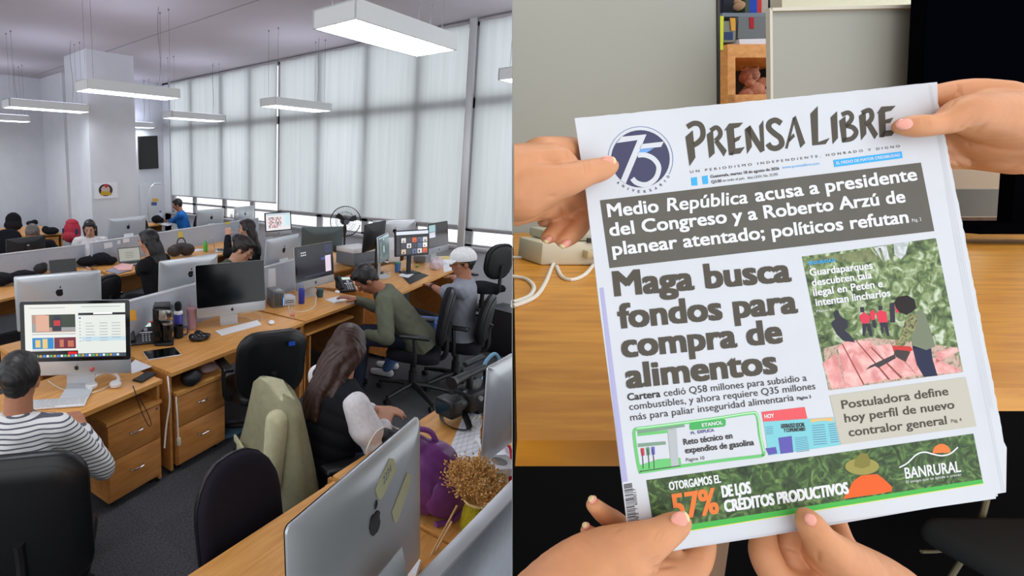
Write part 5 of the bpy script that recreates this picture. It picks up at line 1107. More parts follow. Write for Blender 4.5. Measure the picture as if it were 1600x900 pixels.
for sx in (-1, 1):
    obj('ear_cup', MB().lathe([(.02, 0), (.036, .004), (.038, .022), (.030, .030), (.0, .032)], (sx*.075, -.03, .002), 20), M_wpl, hp_)
obj('headband', MB().tube([(-.075, -.01, .02), (-.085, .05, .025), (-.05, .11, .03), (0, .125, .032), (.05, .11, .03), (.085, .05, .025), (.075, -.01, .02)], .010, 8), M_wpl, hp_)
tag(obj('white_cable', MB().tube([At((75, 595), .754), At((95, 607), .754), At((125, 614), .754), At((150, 612), .754), At((172, 602), .754), At((190, 592), .754)], .003, 6), mat('white_cable', 0)), 'thin pale cable curving below the lit computer', 'cable')
tag(obj('sticker', MB().ball(At((144, 577), .93), (.018, .006, .016)), CM((200, 110, 110))), 'small pink flower sticker on the lit computer\'s chin', 'sticker')
tag(obj('sticky_note', MB().prism([atY(201, 485, 3.45), atY(211, 484, 3.45), atY(213.5, 500, 3.45), atY(202.5, 502, 3.45)], (0, -.002, 0)), mat('note_orange', (240, 170, 50), .8)), 'orange sticky note on the partition above the left telephone', 'note')
telephone('black desk telephone left of the coffee maker', (222, 532), Zm, -28)
# coffee maker
cf = thing('coffee_maker', 'tall black coffee maker with a silver panel on the main desk', 'coffee maker', At((253, 536), Zm), math.radians(-35))
obj('column', MB().box((-.035, .02, .15), (.06, .15, .30), bev=.012), mat('gloss_black', (14, 14, 16), .2), cf); obj('brew_head', MB().box((.02, 0, .255), (.14, .15, .10), bev=.02, seg=4), mat('gloss_black', 0), cf)
obj('lid', MB().box((.01, 0, .312), (.13, .14, .018), bev=.008), M_blk, cf); obj('silver_panel', MB().box((.062, -.074, .25), (.06, .008, .08), bev=.004), M_chr, cf); obj('silver_panel', MB().box((.030, -.075, .25), (.09, .006, .08), bev=.002), mat('steel_brushed', (180, 178, 174), .3, .8), cf)
obj('base', MB().box((.02, 0, .012), (.15, .16, .024), bev=.01), M_blk, cf); ca = obj('travel_flask', MB().lathe([(.038, .026), (.042, .03), (.045, .15), (.043, .165), (.04, .17)], (.04, -.01, 0), 24), mat('gloss_black', 0), cf); obj('flask_ring', MB().lathe([(.044, .16), (.046, .162), (.046, .178), (.036, .186), (0, .186)], (.04, -.01, 0), 24), mat('steel_brushed', 0), ca)
rings_to('mug', 'black mug with white lettering in front of the blue bottle', 'mug', (279, 527), Zm, [(.036, 0), (.040, .004), (.041, .1), (.037, .1), (.036, .01), (0, .008)], M_blk, [('handle', MB().tube([(.036, -.02, .08), (.06, -.03, .085), (.07, -.035, .055), (.06, -.03, .02), (.037, -.02, .02)], .006, 8), mat('mug_navy', (50, 46, 110), .4))])
rings_to('bottle', 'blue bottle with a white collar behind the black mug', 'bottle', (279, 517), Zm, [(.034, 0), (.036, .01), (.036, .15), (.030, .165), (0, .17)], mat('bottle_blue', (70, 70, 170), .35), [('collar', [(.036, .15), (.040, .153), (.040, .17), (.03, .178), (0, .178)], M_wpl)])
tag(obj('microphone_foam', MB().lathe([(.0, .0), (.024, .004), (.030, .02), (.031, .05), (.024, .072), (.01, .08), (0, .081)], At((279, 517), Zm)+ZZ*.178, 20), mat('foam_black', (20, 20, 22), 1)), 'black microphone foam resting on top of the blue bottle', 'microphone foam')
rings_to('tumbler', 'dusty pink tumbler with a straw left of the black screen', 'tumbler', (300, 514), Zm, [(.030, 0), (.034, .004), (.043, .17), (.047, .175), (.047, .19), (.03, .197), (0, .197)], mat('pink_dusty', (188, 146, 156), .5), [('straw', MB().cyl((0, 0, .19), (-.006, .0, .27), .003, seg=8), CM((220, 170, 185)))])
blob('plastic_bag', 'crumpled black plastic bag in front of the pink tumbler', 'bag', (312, 531), Zm, [(-.05, 0, .025, .05, .04, .03), (.0, .02, .035, .05, .045, .035), (.05, .0, .03, .05, .04, .03), (.0, -.02, .02, .06, .04, .022)], mat('bin_bag', (18, 18, 20), .25), -20, wr=.008)
slab('keyboard', 'white wireless keyboard lying before the black-screened computer', 'keyboard', [(336, 517), (402, 500), (409, 507), (346, 524)], Zm, .006, M_wpl)
tag(obj('mouse', MB().ball(At((424, 505), Zm)+ZZ*.008, (.03, .052, .016), rot=Matrix.Rotation(-.8, 3, 'Z')), M_wpl), 'white mouse on the main desk beside the white keyboard', 'mouse')
tag(obj('white_cable', MB().tube([At(p, Zm+.004) for p in ((355, 500), (366, 496), (383, 495), (396, 500), (410, 498), (402, 490), (388, 488), (374, 492))], .0025, 6), mat('white_cable', 0)), 'white cable curled under the black-screened computer', 'cable')
# storage boxes, bottle, cup, phone
rb_ = thing('storage_drive', 'ribbed dark-silver external drive tower on the main desk', 'external drive', At((430, 477), Zm), math.radians(-25))
obj('drive_case', MB().box((0, 0, .085), (.12, .2, .17), bev=.008), mat('drive_grey', (120, 124, 124), .35, .4), rb_); q = MB()
for i in range(5): q.box((.0+.018*i-.036, -.102, .085), (.006, .004, .13))
obj('drive_slots', q, M_blk, rb_); obj('status_lights', MB().box((.05, -.103, .06), (.004, .003, .08)), EM((120, 180, 250), 1.5), rb_); tag(obj('drive_lettering', (lambda m: (text_on(m, 'LaCie', Vector((-.061, .055, .05)), Vector((-.061, -.03, .05)), .03, Vector((-1, 0, 0))), m)[1])(MB()), M_blk, rb_))
sd = thing('white_box', 'small white power box beside the drive tower', 'power box', At((449, 476), Zm), math.radians(-25)); obj('box_case', MB().box((0, 0, .05), (.13, .13, .10), bev=.012), mat('box_white_grey', (196, 198, 204), .4), sd); obj('vent_slots', MB().box((0, -.066, .06), (.09, .003, .006)).box((0, -.066, .04), (.09, .003, .006)), M_blk, sd)
rings_to('water_bottle', 'slim blue water bottle with a clear cap beside the dark desktop screen', 'bottle', (471, 474), Zm, [(.028, 0), (.032, .006), (.032, .14), (.026, .16), (.02, .165)], mat('bottle_royal', (46, 58, 160), .3), [('bottle_cap', [(.02, .163), (.024, .168), (.024, .20), (.018, .205), (0, .205)], mat('clear_grey', (150, 160, 190), .2))])
rings_to('cup', 'dark teal patterned cup in front of the second telephone', 'cup', (500, 464), Zm, [(.03, 0), (.032, .005), (.038, .09), (.035, .09), (0, .08)], mat('teal_dark', (50, 84, 88), .5), [('cup_handle', MB().tube([(-.035, 0, .07), (-.055, 0, .06), (-.05, 0, .03), (-.033, 0, .025)], .005), M_blk)])
for pts, lb in (([(455, 480), (460, 487), (478, 486), (492, 478), (494, 462)], 'white cable from the power box to the cup'), ([(452, 470), (451, 480), (454, 490), (458, 497)], 'white cable ending at the front edge of the main desk')):
    tag(obj('white_cable', MB().tube([At(p, Zm+.004) for p in pts], .004, 6), mat('white_cable', 0)), lb, 'cable')
tag(obj('flower_ornament', MB().ball(At((410, 474), Zm)+ZZ*.03, (.02, .02, .026)).ball(At((411, 482), Zm)+ZZ*.02, (.014, .014, .014)), mat('pink_soft', (226, 180, 180), .8)), 'pale pink flower ornament between the screen and the drive tower', 'ornament')
tag(obj('pink_clip', MB().ball(At((457, 494), Zm)+ZZ*.014, (.028, .02, .014)), mat('pink_orange', (224, 130, 110), .6)), 'salmon pink earphone case at the desk edge', 'case')
telephone('black desk telephone right of the dark desktop screen', (538, 452), Zm, -28)
slab('paper_sheet', 'white note paper under the writing hand', 'paper', [(508, 468), (531, 462), (544, 467), (523, 474)], Zm, .001, M_pap)
tag(obj('mouse', MB().ball(At((527, 457), Zm)+ZZ*.008, (.028, .05, .015), rot=Matrix.Rotation(-.8, 3, 'Z')), M_wpl), 'white mouse beside the note paper', 'mouse')
tag(obj('paper_sheet', MB().prism([atY(419, 420, 3.86), atY(430, 419, 3.86), atY(431, 447, 3.86), atY(419, 449, 3.86)], (0, -.002, 0)), M_pap), 'white sheet pinned on the partition right of the black screen', 'paper')
# printer and fan
pr_ = thing('printer', 'low grey and white office printer behind the olive-sweatered person', 'printer', At((556, 412), .752), math.radians(-8))
obj('printer_body', MB().box((0, 0, .10), (.46, .36, .18), bev=.015), mat('printer_grey', (118, 124, 130), .5), pr_); obj('scanner_lid', MB().box((0, 0, .225), (.46, .36, .07), bev=.012), M_wpl, pr_); obj('paper_tray', MB().box((0, -.2, .05), (.34, .12, .03), bev=.006), mat('printer_grey', 0), pr_)
tag(obj('tape_roll', MB().lathe([(.02, 0), (.035, 0), (.035, .02), (.02, .02), (.02, 0)], pr_.location+ZZ*.262+RR*.15, 18), M_blk), 'black round tape roll on the printer lid', 'tape roll')
fp = atz(540, 346, 1.25); fa = thing('fan', 'black fan with a round wire cage standing before the window', 'fan', (fp.x, fp.y, .752), AD-PI/2)
FZ = 1.25-.752
obj('base', MB().lathe([(.2, 0), (.2, .02), (.04, .05), (0, .05)]), M_blk, fa); obj('pole', MB().cyl((0, .06, .03), (0, .06, FZ-.05), .016), M_blk, fa); obj('motor_housing', MB().cyl((0, -.02, FZ), (0, .13, FZ), .055, .07), M_blk, fa)
q = MB(); rF = .25
for k in range(4): q.tube([(math.cos(a)*rF*(1-.0*k), -.06+.045*k, FZ+math.sin(a)*rF) for a in [2*PI*i/28 for i in range(28)]] if k in (1, 2) else [(math.cos(a)*rF*.62, -.06+.045*k, FZ+math.sin(a)*rF*.62) for a in [2*PI*i/24 for i in range(24)]], .005 if k in (1, 2) else .003, 5, False, True)
for i in range(40):
    a = 2*PI*i/40; c, s = math.cos(a), math.sin(a); q.tube([(c*.05, -.07, FZ+s*.05), (c*rF*.6, -.062, FZ+s*rF*.6), (c*rF, -.015, FZ+s*rF), (c*rF*.6, .07, FZ+s*rF*.6), (c*.05, .08, FZ+s*.05)], .0016, 4, False)
obj('wire_cage', q, M_blk, fa); obj('hub_badge', MB().cyl((0, -.075, FZ), (0, -.085, FZ), .045), mat('badge_grey', (96, 98, 110), .5), fa)
for k in range(3):
    q = MB(); a0 = 2*PI*k/3+.4; pts_ = [(.03, -.3), (.12, -.45), (.19, -.25), (.195, .25), (.12, .35), (.03, .3)]
    q.prism([Vector((math.cos(a0+b/1.2)*r, -.02+b*.03, FZ+math.sin(a0+b/1.2)*r)) for r, b in pts_], (0, .004, 0)); obj('fan_blade', q, mat('blade_dark', (40, 42, 46), .4), fa)
# corner desk of the man in the cap
slab('mouse_mat', 'dark mouse mat under the cap wearer\'s forearm', 'mat', [(628, 432), (651, 424), (670, 430), (640, 444)], .752, .003, M_blk)
slab('paper_sheet', 'white paper under the hand on the corner desk', 'paper', [(622, 431), (632, 424), (648, 427), (638, 434)], .756, .001, M_pap)
slab('notebook', 'pale open notebook on the right of the corner desk', 'notebook', [(690, 406), (712, 401), (712, 420), (694, 425)], .752, .01, M_pap)
blob('plastic_bag', 'clear pinkish plastic bag bunched on the corner desk', 'bag', (682, 421), .752, [(0, 0, .08, .09, .08, .08), (.05, 0, .11, .06, .05, .06), (-.05, .02, .06, .06, .06, .05)], mat('clear_bag', (224, 206, 214), .25, alpha=.75), wr=.014)
rings_to('tumbler', 'blue cup with a green lid before the photo screen', 'tumbler', (621, 425), .752, [(.03, 0), (.034, .004), (.042, .12), (.04, .125)], mat('cup_blue', (60, 100, 150), .4), [('cup_lid', [(.043, .12), (.046, .124), (.046, .135), (0, .14)], mat('lid_green', (60, 160, 120), .4))])
rings_to('jar', 'small white and green jar beside the green-lidded cup', 'jar', (640, 418), .752, [(.022, 0), (.024, .004), (.024, .06), (.02, .07)], M_wpl, [('jar_lid', [(.022, .065), (.024, .067), (.024, .085), (0, .086)], mat('lid_green', 0))])
tag(obj('desk_device', MB().box(At((655, 410), .752)+ZZ*.05, (.16, .09, .09), Matrix.Rotation(-.7, 3, 'Z'), bev=.012), mat('device_grey', (112, 112, 110), .5)), 'grey boxy device under the photo screen', 'device')
tag(obj('lemon_toy', MB().ball(At((631, 422), .752)+ZZ*.015, (.02, .016, .015)), mat('yellow_lemon', (222, 214, 70), .5)), 'small yellow object before the jar', 'ornament')
tag(obj('green_toy', MB().ball(At((652, 417), .752)+ZZ*.015, (.028, .02, .015)), mat('green_lime', (120, 180, 90), .5)), 'small green object below the grey device', 'ornament')
tag(obj('yellow_folder', MB().box(At((694, 404), .752)+ZZ*.012, (.30, .2, .02), Matrix.Rotation(-.7, 3, 'Z')), mat('folder_yellow', (224, 204, 120), .7)), 'pale yellow folder stack near the window end of the corner desk', 'folder')
q = MB()
for i in range(5): q.tube([At((596+rnd.uniform(0, 14), 424+rnd.uniform(0, 12)), .757) for _ in range(5)], .003, 5)
tag(obj('cable_tangle', q, mat('white_cable', 0)), 'tangle of pale cables left of the mouse mat', 'cables')
# behind row: things
blob('backpack', 'black backpack lying on the far desk, right of the open dark laptop', 'backpack', (150, 415), .752, [(-.12, 0, .07, .14, .11, .07), (.08, .02, .09, .15, .12, .09), (.2, 0, .06, .1, .09, .06), (0, .05, .12, .1, .06, .05)], M_blkf, -20)
blob('duffel_bag', 'black bag lying on the desk at the left edge', 'bag', (22, 444), .752, [(-.15, 0, .08, .16, .11, .08), (.1, .0, .08, .18, .12, .08), (.22, -.05, .05, .12, .1, .05)], M_blkf, -10)
blob('camera_bag', 'small black camera bag left of the open dark laptop', 'bag', (64, 428), .752, [(0, 0, .07, .09, .08, .07), (.03, 0, .11, .06, .06, .04)], mat('bag_black_soft', (34, 34, 38), .8), 0)
laptop('open dark laptop with a black screen on the left far desk', (103, 436), .752, -12)
laptop('open laptop showing a grey page in front of the person typing', (208, 413), .752, -10, 'doc')
laptop('open grey laptop beside the green bottle', (347, 392), .752, 52, None, M_sil)
slab('notebook', 'pink notebook stacked beside the laptop of the person typing', 'notebook', [(177, 417), (190, 411), (208, 413), (205, 421), (186, 422)], .765, .012, mat('pink_pastel', (222, 170, 166), .8))
slab('notebook', 'grey notebook under the pink notebook', 'notebook', [(165, 423), (180, 417), (206, 421), (186, 427)], .752, .012, mat('cover_grey', (140, 146, 160), .7))
slab('mobile_phone', 'small black phone on the edge of the left far desk', 'phone', [(140, 428), (152, 426), (154, 430), (142, 432)], .752, .01, M_blk)
tag(obj('business_card', MB().box(At((130, 427), .752)+ZZ*.025, (.07, .004, .05), Matrix.Rotation(-.4, 3, 'Z')), M_pap), 'small white standing card beside the dark laptop', 'card')
hb = blob('handbag', 'large dark brown handbag standing on the far desk', 'handbag', (284, 400), .752, [(-.12, 0, .09, .12, .08, .09), (.08, 0, .10, .14, .09, .10), (.0, .0, .15, .17, .07, .06)], mat('bag_brown', (56, 50, 48), .7), -15)
obj('bag_handle', MB().tube([(-.08, 0, .18), (-.05, 0, .27), (.03, 0, .28), (.08, 0, .18)], .01), mat('bag_brown', 0), hb)
blob('tote_bag', 'beige soft bag behind the dark brown handbag', 'bag', (268, 380), .752, [(0, 0, .1, .14, .08, .1), (.08, 0, .14, .09, .06, .06)], mat('bag_beige', (170, 160, 144), .9), -10)
rings_to('drink_bottle', 'bottle of bright green drink with a green cap', 'bottle', (321, 393), .752, [(.028, 0), (.034, .006), (.036, .10), (.030, .14), (.014, .165)], mat('drink_green', (90, 190, 70), .2), [('bottle_cap', [(.015, .16), (.018, .163), (.018, .185), (0, .187)], mat('lid_green', 0))])
rings_to('jar', 'small clear jar beside the partition behind the laptop screen', 'jar', (211, 387), .752, [(.024, 0), (.026, .004), (.026, .07), (.02, .08)], mat('jar_clear', (206, 204, 150), .2), [('jar_lid', [(.022, .075), (.024, .078), (.024, .095), (0, .096)], M_wpl)])
tag(obj('paper_sheet', MB().box(At((308, 391), .752)+ZZ*.003, (.25, .18, .003), Matrix.Rotation(.2, 3, 'Z')), M_pap), 'white paper left of the green drink', 'paper')
def on_part(nm, pxs, m, lb, cat, A=(3.24, 6.835), B=(7.4, 7.775)):
    A = Vector((*A, 0)); d = (Vector((*B, 0))-A).normalized(); n = Vector((d.y, -d.x, 0)); P = []
    for x, y in pxs: r = ray(x, y); P.append(CC+r*((A-CC).dot(n)/r.dot(n))-r*.001)
    tag(obj(nm, MB().prism(P, n*.002), m), lb, cat)
on_part('paper_sheet', [(162, 380), (175, 378), (176, 386), (163, 389)], M_pap, 'larger white paper pinned to the far partition below the computer back', 'paper')
on_part('paper_sheet', [(192, 373), (202, 372), (202, 378), (192, 380)], M_pap, 'small white card pinned to the far partition by the typing person\'s hair', 'paper')
on_part('paper_sheet', [(183, 376), (188, 375), (188, 381), (183, 382)], M_pap, 'tiny white card pinned to the far partition between two papers', 'paper')
on_part('sticky_note', [(278, 362), (285, 361), (286, 371), (279, 372)], mat('note_yellow', (226, 204, 90), .8), 'yellow note on the far partition above the handbag', 'note')
on_part('sticky_note', [(352, 347), (359, 346), (359, 350), (352, 351)], mat('note_yellow', 0), 'yellow note between the two far computers', 'note')
hp2 = thing('hanging_headphones', 'white headphones hanging on the far computer\'s corner', 'headphones', atz(366, 335, 1.18)); obj('headband', MB().tube([(math.cos(a)*.07, 0, math.sin(a)*.09) for a in [PI*k/8 for k in range(9)]], .008), M_wpl, hp2); obj('ear_cup', MB().ball((-.07, 0, -.02), (.03, .04, .045)), M_wpl, hp2); obj('ear_cup', MB().ball((.07, 0, -.02), (.03, .04, .045)), M_wpl, hp2)
# far left: bags, red backpack, cabinet door, tv, poster, column items
bp = blob('backpack', 'red backpack with blue side panels left of the person in white', 'backpack', (114, 379), .75, [(0, 0, .22, .17, .12, .20), (0, -.04, .12, .18, .12, .12), (0, 0, .36, .13, .09, .08)], mat('bag_red', (170, 34, 56), .8), -60)
obj('side_pocket', MB().box((.14, -.05, .16), (.03, .10, .22), bev=.012), mat('bag_navy', (40, 50, 96), .8), bp); obj('side_pocket', MB().box((-.14, -.05, .16), (.03, .10, .22), bev=.012), mat('bag_navy', 0), bp)
blob('backpack', 'black backpack standing against the left wall', 'backpack', (22, 360), .752, [(0, 0, .2, .18, .12, .2), (0, -.03, .12, .2, .13, .12)], M_blkf, -40)
blob('handbag', 'small black bag on the low cabinet by the left wall', 'bag', (80, 366), .752, [(0, 0, .07, .16, .12, .08), (-.1, 0, .1, .08, .08, .08)], M_blkf, -20)
blob('camera_bag', 'black coiled bag beside the black backpack at the wall', 'bag', (50, 352), .752, [(0, 0, .05, .14, .1, .06), (.06, 0, .08, .08, .08, .05)], M_blkf, 0)
tv = thing('television', 'tall black display hanging on the back wall right of the column', 'television', atY(231, 238, 12.24)); obj('housing', MB().prism([atY(x, y, 12.26)-tv.location for x, y in ((216, 213), (246, 212), (248, 263), (218, 265))], (0, .05, 0)), M_blk, tv); obj('screen', MB().prism([atY(x, y, 12.255)-tv.location for x, y in ((217.5, 215), (245, 214), (246.5, 261), (219.5, 263))], (0, .004, 0)), mat('tv_screen', (10, 9, 10), .3), tv)
po = thing('poster', 'white poster with a round coloured folk emblem on the column', 'poster', atY(165, 298, 9.60)); obj('poster_sheet', MB().prism([atY(x, y, 9.605)-po.location for x, y in ((147, 286), (183, 284), (184, 309), (148, 311))], (0, -.006, 0)), M_pap, po)
em = thing_part('emblem', po)
def pe(pts, c, lay, nm):
    obj(nm, MB().prism([atY(x, y, 9.598-.001*lay)-po.location for x, y in pts], (0, -.0008, 0)), CM(c), em)
pe([(165+11*math.cos(a)**1, 297+9.5*math.sin(a)) for a in [2*PI*i/20 for i in range(20)]], (60, 50, 50), 0, 'emblem_ground')
pe([(165+7*math.cos(a), 296+6*math.sin(a)) for a in [2*PI*i/16 for i in range(16)]], (196, 176, 170), 1, 'emblem_centre'); pe([(158, 299), (172, 299), (174, 305), (157, 305)], (196, 160, 50), 2, 'emblem_band'); pe([(162, 289), (167, 287), (170, 291), (165, 294)], (190, 60, 60), 3, 'emblem_flower')
tag(obj('access_door', MB().prism([atY(97, 311, 13.6), atY(109, 311, 13.6), atY(109, 395, 13.6), atY(97, 395, 13.6)], (0, .03, 0)), mat('door_cream', (206, 204, 198), .6)), 'narrow pale cupboard door beside the column', 'door')
tag(obj('whiteboard', MB().prism([atY(219, 288, 12.28), atY(258, 288, 12.28), atY(262, 345, 12.28), atY(220, 345, 12.28)], (0, .02, 0)), mat('board_white', (220, 222, 226), .4)), 'plain white board on the back wall below the black display', 'whiteboard')
q = MB(); lp = atz(233, 346, .77)
tl = thing('desk_lamp', 'thin grey bent desk lamp on the far desk', 'lamp', lp); obj('lamp_base', MB().lathe([(.09, 0), (.09, .02), (0, .03)]), M_sil, tl); obj('lamp_arm', MB().tube([(0, 0, .02), (-.02, 0, .4), (.05, 0, .8), (.2, 0, .95)], .018), M_sil, tl); obj('lamp_head', MB().box((.27, 0, .93), (.22, .09, .04), bev=.01), M_sil, tl)
for p, c, lb in (((243, 313), (226, 180, 70), 'small yellow picture pinned to the back wall'), ((241, 319), (90, 100, 150), 'small blue picture pinned to the back wall')): tag(obj('picture_card', MB().prism([atY(p[0]-4, p[1]-3, 12.25), atY(p[0]+4, p[1]-3, 12.25), atY(p[0]+4, p[1]+2, 12.25), atY(p[0]-4, p[1]+2, 12.25)], (0, .01, 0)), CM(c)), lb, 'picture')
blob('camera_bag', 'black camera gear on the blue-shirted person\'s desk', 'camera bag', (245, 349), .765, [(0, 0, .1, .14, .1, .1), (.12, 0, .07, .08, .08, .07)], M_blkf)
rings_to('water_bottle', 'clear plastic bottle on the blue-shirted person\'s desk', 'bottle', (251, 348), .765, [(.04, 0), (.045, .01), (.045, .2), (.02, .26)], mat('bottle_clear', (190, 200, 215), .15), [('bottle_cap', [(.02, .255), (.024, .26), (.024, .29), (0, .29)], CM((60, 90, 150)))])
slab('paper_sheet', 'white papers under the blue-shirted person\'s hand', 'paper', [(250, 350), (262, 347), (272, 350), (262, 353)], .765, .004, M_pap)
# hanging extension cable between the desks
tag(obj('power_cable', MB().tube([atz(262, 588, .74), atz(264, 600, .70)-Fh*.02, atY(265, 630, 2.80), atY(260, 665, 2.80), atY(257, 700, 2.78)], .006, 6), mat('white_cable', 0)), 'white cable hanging between the two drawer pedestals', 'cable')
ec = thing('hanging_extension_lead', 'white cable with a socket end hanging on the right pedestal side', 'cable', atY(278, 660, 2.80)); obj('cord', MB().tube([atY(275, 620, 2.80)-ec.location, atY(277, 650, 2.78)-ec.location, atY(278.5, 683, 2.78)-ec.location], .006, 6), mat('white_cable', 0), ec); obj('socket', MB().box(atY(279.5, 690, 2.77)-ec.location, (.025, .02, .055), bev=.005), mat('cream_plastic', 0), ec)
blob('pouch', 'black pouch lying on the right drawer pedestal', 'pouch', (298, 600), .605, [(0, 0, .05, .08, .07, .06), (.05, .02, .04, .06, .06, .05)], mat('pouch_black', (20, 21, 26), .6))
tag(obj('clear_bag', MB().ball(At((324, 580), .605)+ZZ*.03, (.09, .07, .035)), mat('clear_bag_pink', (196, 170, 170), .3)), 'crumpled clear bag behind the black pouch on the pedestal', 'bag')
tag(obj('blue_cloth', org(MB().ball((0, 0, .03), (.13, .07, .03)).ball((.06, .05, .04), (.06, .06, .04)).tf(Matrix.Translation(At((360, 680), 0))), .01, 3), mat('cloth_steel', (70, 104, 128), .8)), 'blue-grey cloth bag on the carpet right of the pedestal', 'bag')
# tall black box at the right edge
bx3 = thing('equipment_case', 'tall black equipment case standing at the right edge of the office', 'case', (6.12, 2.18, 0), math.radians(-12)); obj('case_body', MB().box((0, .0, .26), (.32, .5, .52), bev=.012), mat('case_black', (22, 22, 26), .6), bx3); obj('case_lid', MB().box((0, 0, .528), (.33, .51, .014), bev=.004), mat('case_lid', (52, 54, 60), .4), bx3)
# jacket on the vest person's chair
vc = [o for o in bpy.data.objects if o.get('label', '').startswith('black office chair of the person in the vest')][0]
jm = MB(); Tj = vc.matrix_basis
rows = 15; cols = 26; vs_ = []
for i in range(rows):
    f = i/(rows-1)
    for j in range(cols):
        a = 2*PI*j/cols; w = .235+.17*f+.022*math.sin(j*2.3+f*4)*f; d = .085+.10*f+.032*math.sin(j*1.7+2)*f
        z = 1.045-.60*f+(.03*math.sin(j*.9))*f-(.05*abs(math.cos(a))*(1-f))
        vs_.append(Vector((math.cos(a)*w*(1 if f > .06 else .88), -.285+math.sin(a)*d*(.6 if f < .06 else 1), z)))
jm._add(vs_, [[i*cols+j, i*cols+(j+1) % cols, (i+1)*cols+(j+1) % cols, (i+1)*cols+j] for i in range(rows-1) for j in range(cols)]+[list(range(cols))])
bmesh.ops.solidify(jm.bm, geom=jm.bm.faces[:], thickness=.006)
jk = thing('jacket', 'khaki canvas jacket hung over the back of the vest wearer\'s chair', 'jacket', vc.location, vc.rotation_euler.z)
M_khaki = mat('khaki_canvas', (186, 182, 146), .95, noise=.08, nscale=25, bump=.3)
obj('jacket_body', jm, M_khaki, jk, 70)
obj('patch_pocket', MB().box((-.09, -.445, .60), (.15, .012, .16), bev=.01).tf(Matrix.Identity(4)), M_khaki, jk); obj('pocket_flap', MB().box((-.09, -.458, .68), (.16, .014, .04), bev=.008), M_khaki, jk)
sl = MB(); cap_(sl, (.19, -.36, .93), (.23, -.40, .66), .06, .055); cap_(sl, (.23, -.40, .66), (.20, -.41, .48), .055, .05); obj('sleeve', org(sl, .012, 4), M_khaki, jk, 180)
# ---- front desk things
cmv = thing('camcorder', 'black professional camcorder with top handle and strap on the desk', 'camcorder', At((740, 643), Zn), math.radians(-8))
mg = mat('camera_black', (20, 21, 24), .45)
obj('camera_body', MB().box((0, 0, .10), (.26, .12, .12), bev=.015).box((.06, .01, .05), (.16, .11, .10), bev=.012), mg, cmv); obj('lens_barrel', MB().cyl((-.12, 0, .10), (-.20, 0, .10), .045, .05), mg, cmv)
obj('lens_hood', MB().box((-.245, 0, .10), (.10, .11, .10), bev=.012), mg, cmv); obj('lens_glass', MB().box((-.296, 0, .10), (.004, .085, .07)), mat('lens_teal', (20, 44, 56), .1), cmv)
obj('top_handle', MB().tube([(.11, 0, .16), (.10, 0, .235), (.06, 0, .25), (-.05, 0, .245), (-.10, 0, .24)], .018, 10), mg, cmv); obj('handle_post', MB().box((-.06, 0, .20), (.03, .03, .09), bev=.006), mg, cmv)
obj('viewfinder', MB().cyl((-.09, 0, .245), (-.20, 0, .235), .022, .026).cyl((-.20, 0, .235), (-.235, 0, .232), .026, .036), mg, cmv); obj('side_panel', MB().box((.10, -.066, .11), (.07, .01, .09), bev=.004), mat('panel_lavender', (150, 150, 180), .4), cmv)
obj('focus_knobs', MB().cyl((-.05, -.06, .12), (-.05, -.075, .12), .014).cyl((0, -.06, .12), (0, -.075, .12), .010).cyl((.03, -.06, .12), (.03, -.075, .12), .008), M_sil, cmv); obj('microphone', MB().cyl((-.02, .06, .27), (.16, .06, .28), .016).cyl((-.14, .04, .19), (-.02, .05, .21), .02), mg, cmv)
stp = MB(); _R = Matrix.Rotation(math.radians(8), 3, 'Z'); P_ = spline([_R @ (At(p, Zn+h_)-cmv.location) for p, h_ in (((732, 600), .12), ((712, 620), .09), ((692, 643), .012), ((692, 658), .006), ((706, 668), .006), ((724, 672), .006), ((733, 668), .01), ((726, 648), .03), ((722, 630), .08))], 6)
for i in range(len(P_)-1): d = (P_[i+1]-P_[i]).cross(ZZ).normalized()*.014+ZZ*.01; stp.prism([P_[i]-d, P_[i+1]-d, P_[i+1]+d, P_[i]+d], (0, 0, .003))
obj('strap', stp, mg, cmv)
tt = blob('tote_bag', 'light blue tote bag with loop handles behind the camcorder', 'bag', (770, 632), Zn, [(0, 0, .1, .10, .07, .11), (.08, 0, .08, .09, .07, .09)], mat('tote_blue', (120, 170, 200), .7), -20)
obj('loop_handle', MB().tube([(-.05, 0, .18), (-.09, 0, .26), (-.02, 0, .32), (.03, 0, .27), (.02, 0, .2)], .010), mat('tote_blue', 0), tt); obj('loop_handle', MB().tube([(.10, 0, .16), (.08, 0, .24), (.12, 0, .29), (.16, 0, .24), (.15, 0, .16)], .010), mat('tote_blue', 0), tt)
ch_ = MB()
kb = thing('cloth_keyboard_cover', 'white grid-printed sheet lying on the desk behind the dried flowers', 'sheet', (0, 0, 0)); P = [At(p, Zn+.002) for p in ((728, 640), (752, 636), (748, 712), (706, 735), (690, 731))]
obj('sheet', MB().prism(P, (0, 0, -.002)), M_pap, kb)
gm_ = MB()
for i in range(1, 12):
    f = i/12; a = P[0]*(1-f)+P[4]*f; b = P[1]*(1-f)+P[2]*f; gm_.tube([a+ZZ*.0005, b+ZZ*.0005], .0006, 4, False)
for i in range(1, 5): f = i/5; gm_.tube([P[0]*(1-f)+P[1]*f+ZZ*.0005, P[4]*(1-f)+P[2]*f+ZZ*.0005], .0006, 4, False)
obj('grid_lines', gm_, mat('line_grey', (150, 156, 172), .8), kb)
tag(obj('white_cable', MB().tube([At(p, Zn+.005) for p in ((746, 670), (736, 662), (742, 652), (752, 656), (750, 668), (738, 672), (734, 664), (745, 656), (750, 650))], .0035, 6), mat('white_cable', 0)), 'coiled white cable between the camcorder and the right computer', 'cable')
pb = blob('shoulder_bag', 'purple glossy bag standing behind the big silver computer', 'bag', (668, 800), Zn, [(0, 0, .14, .13, .09, .14), (.02, .02, .22, .11, .08, .08), (-.05, .05, .27, .08, .06, .05)], mat('purple_gloss', (104, 48, 112), .35, noise=.15), -30)
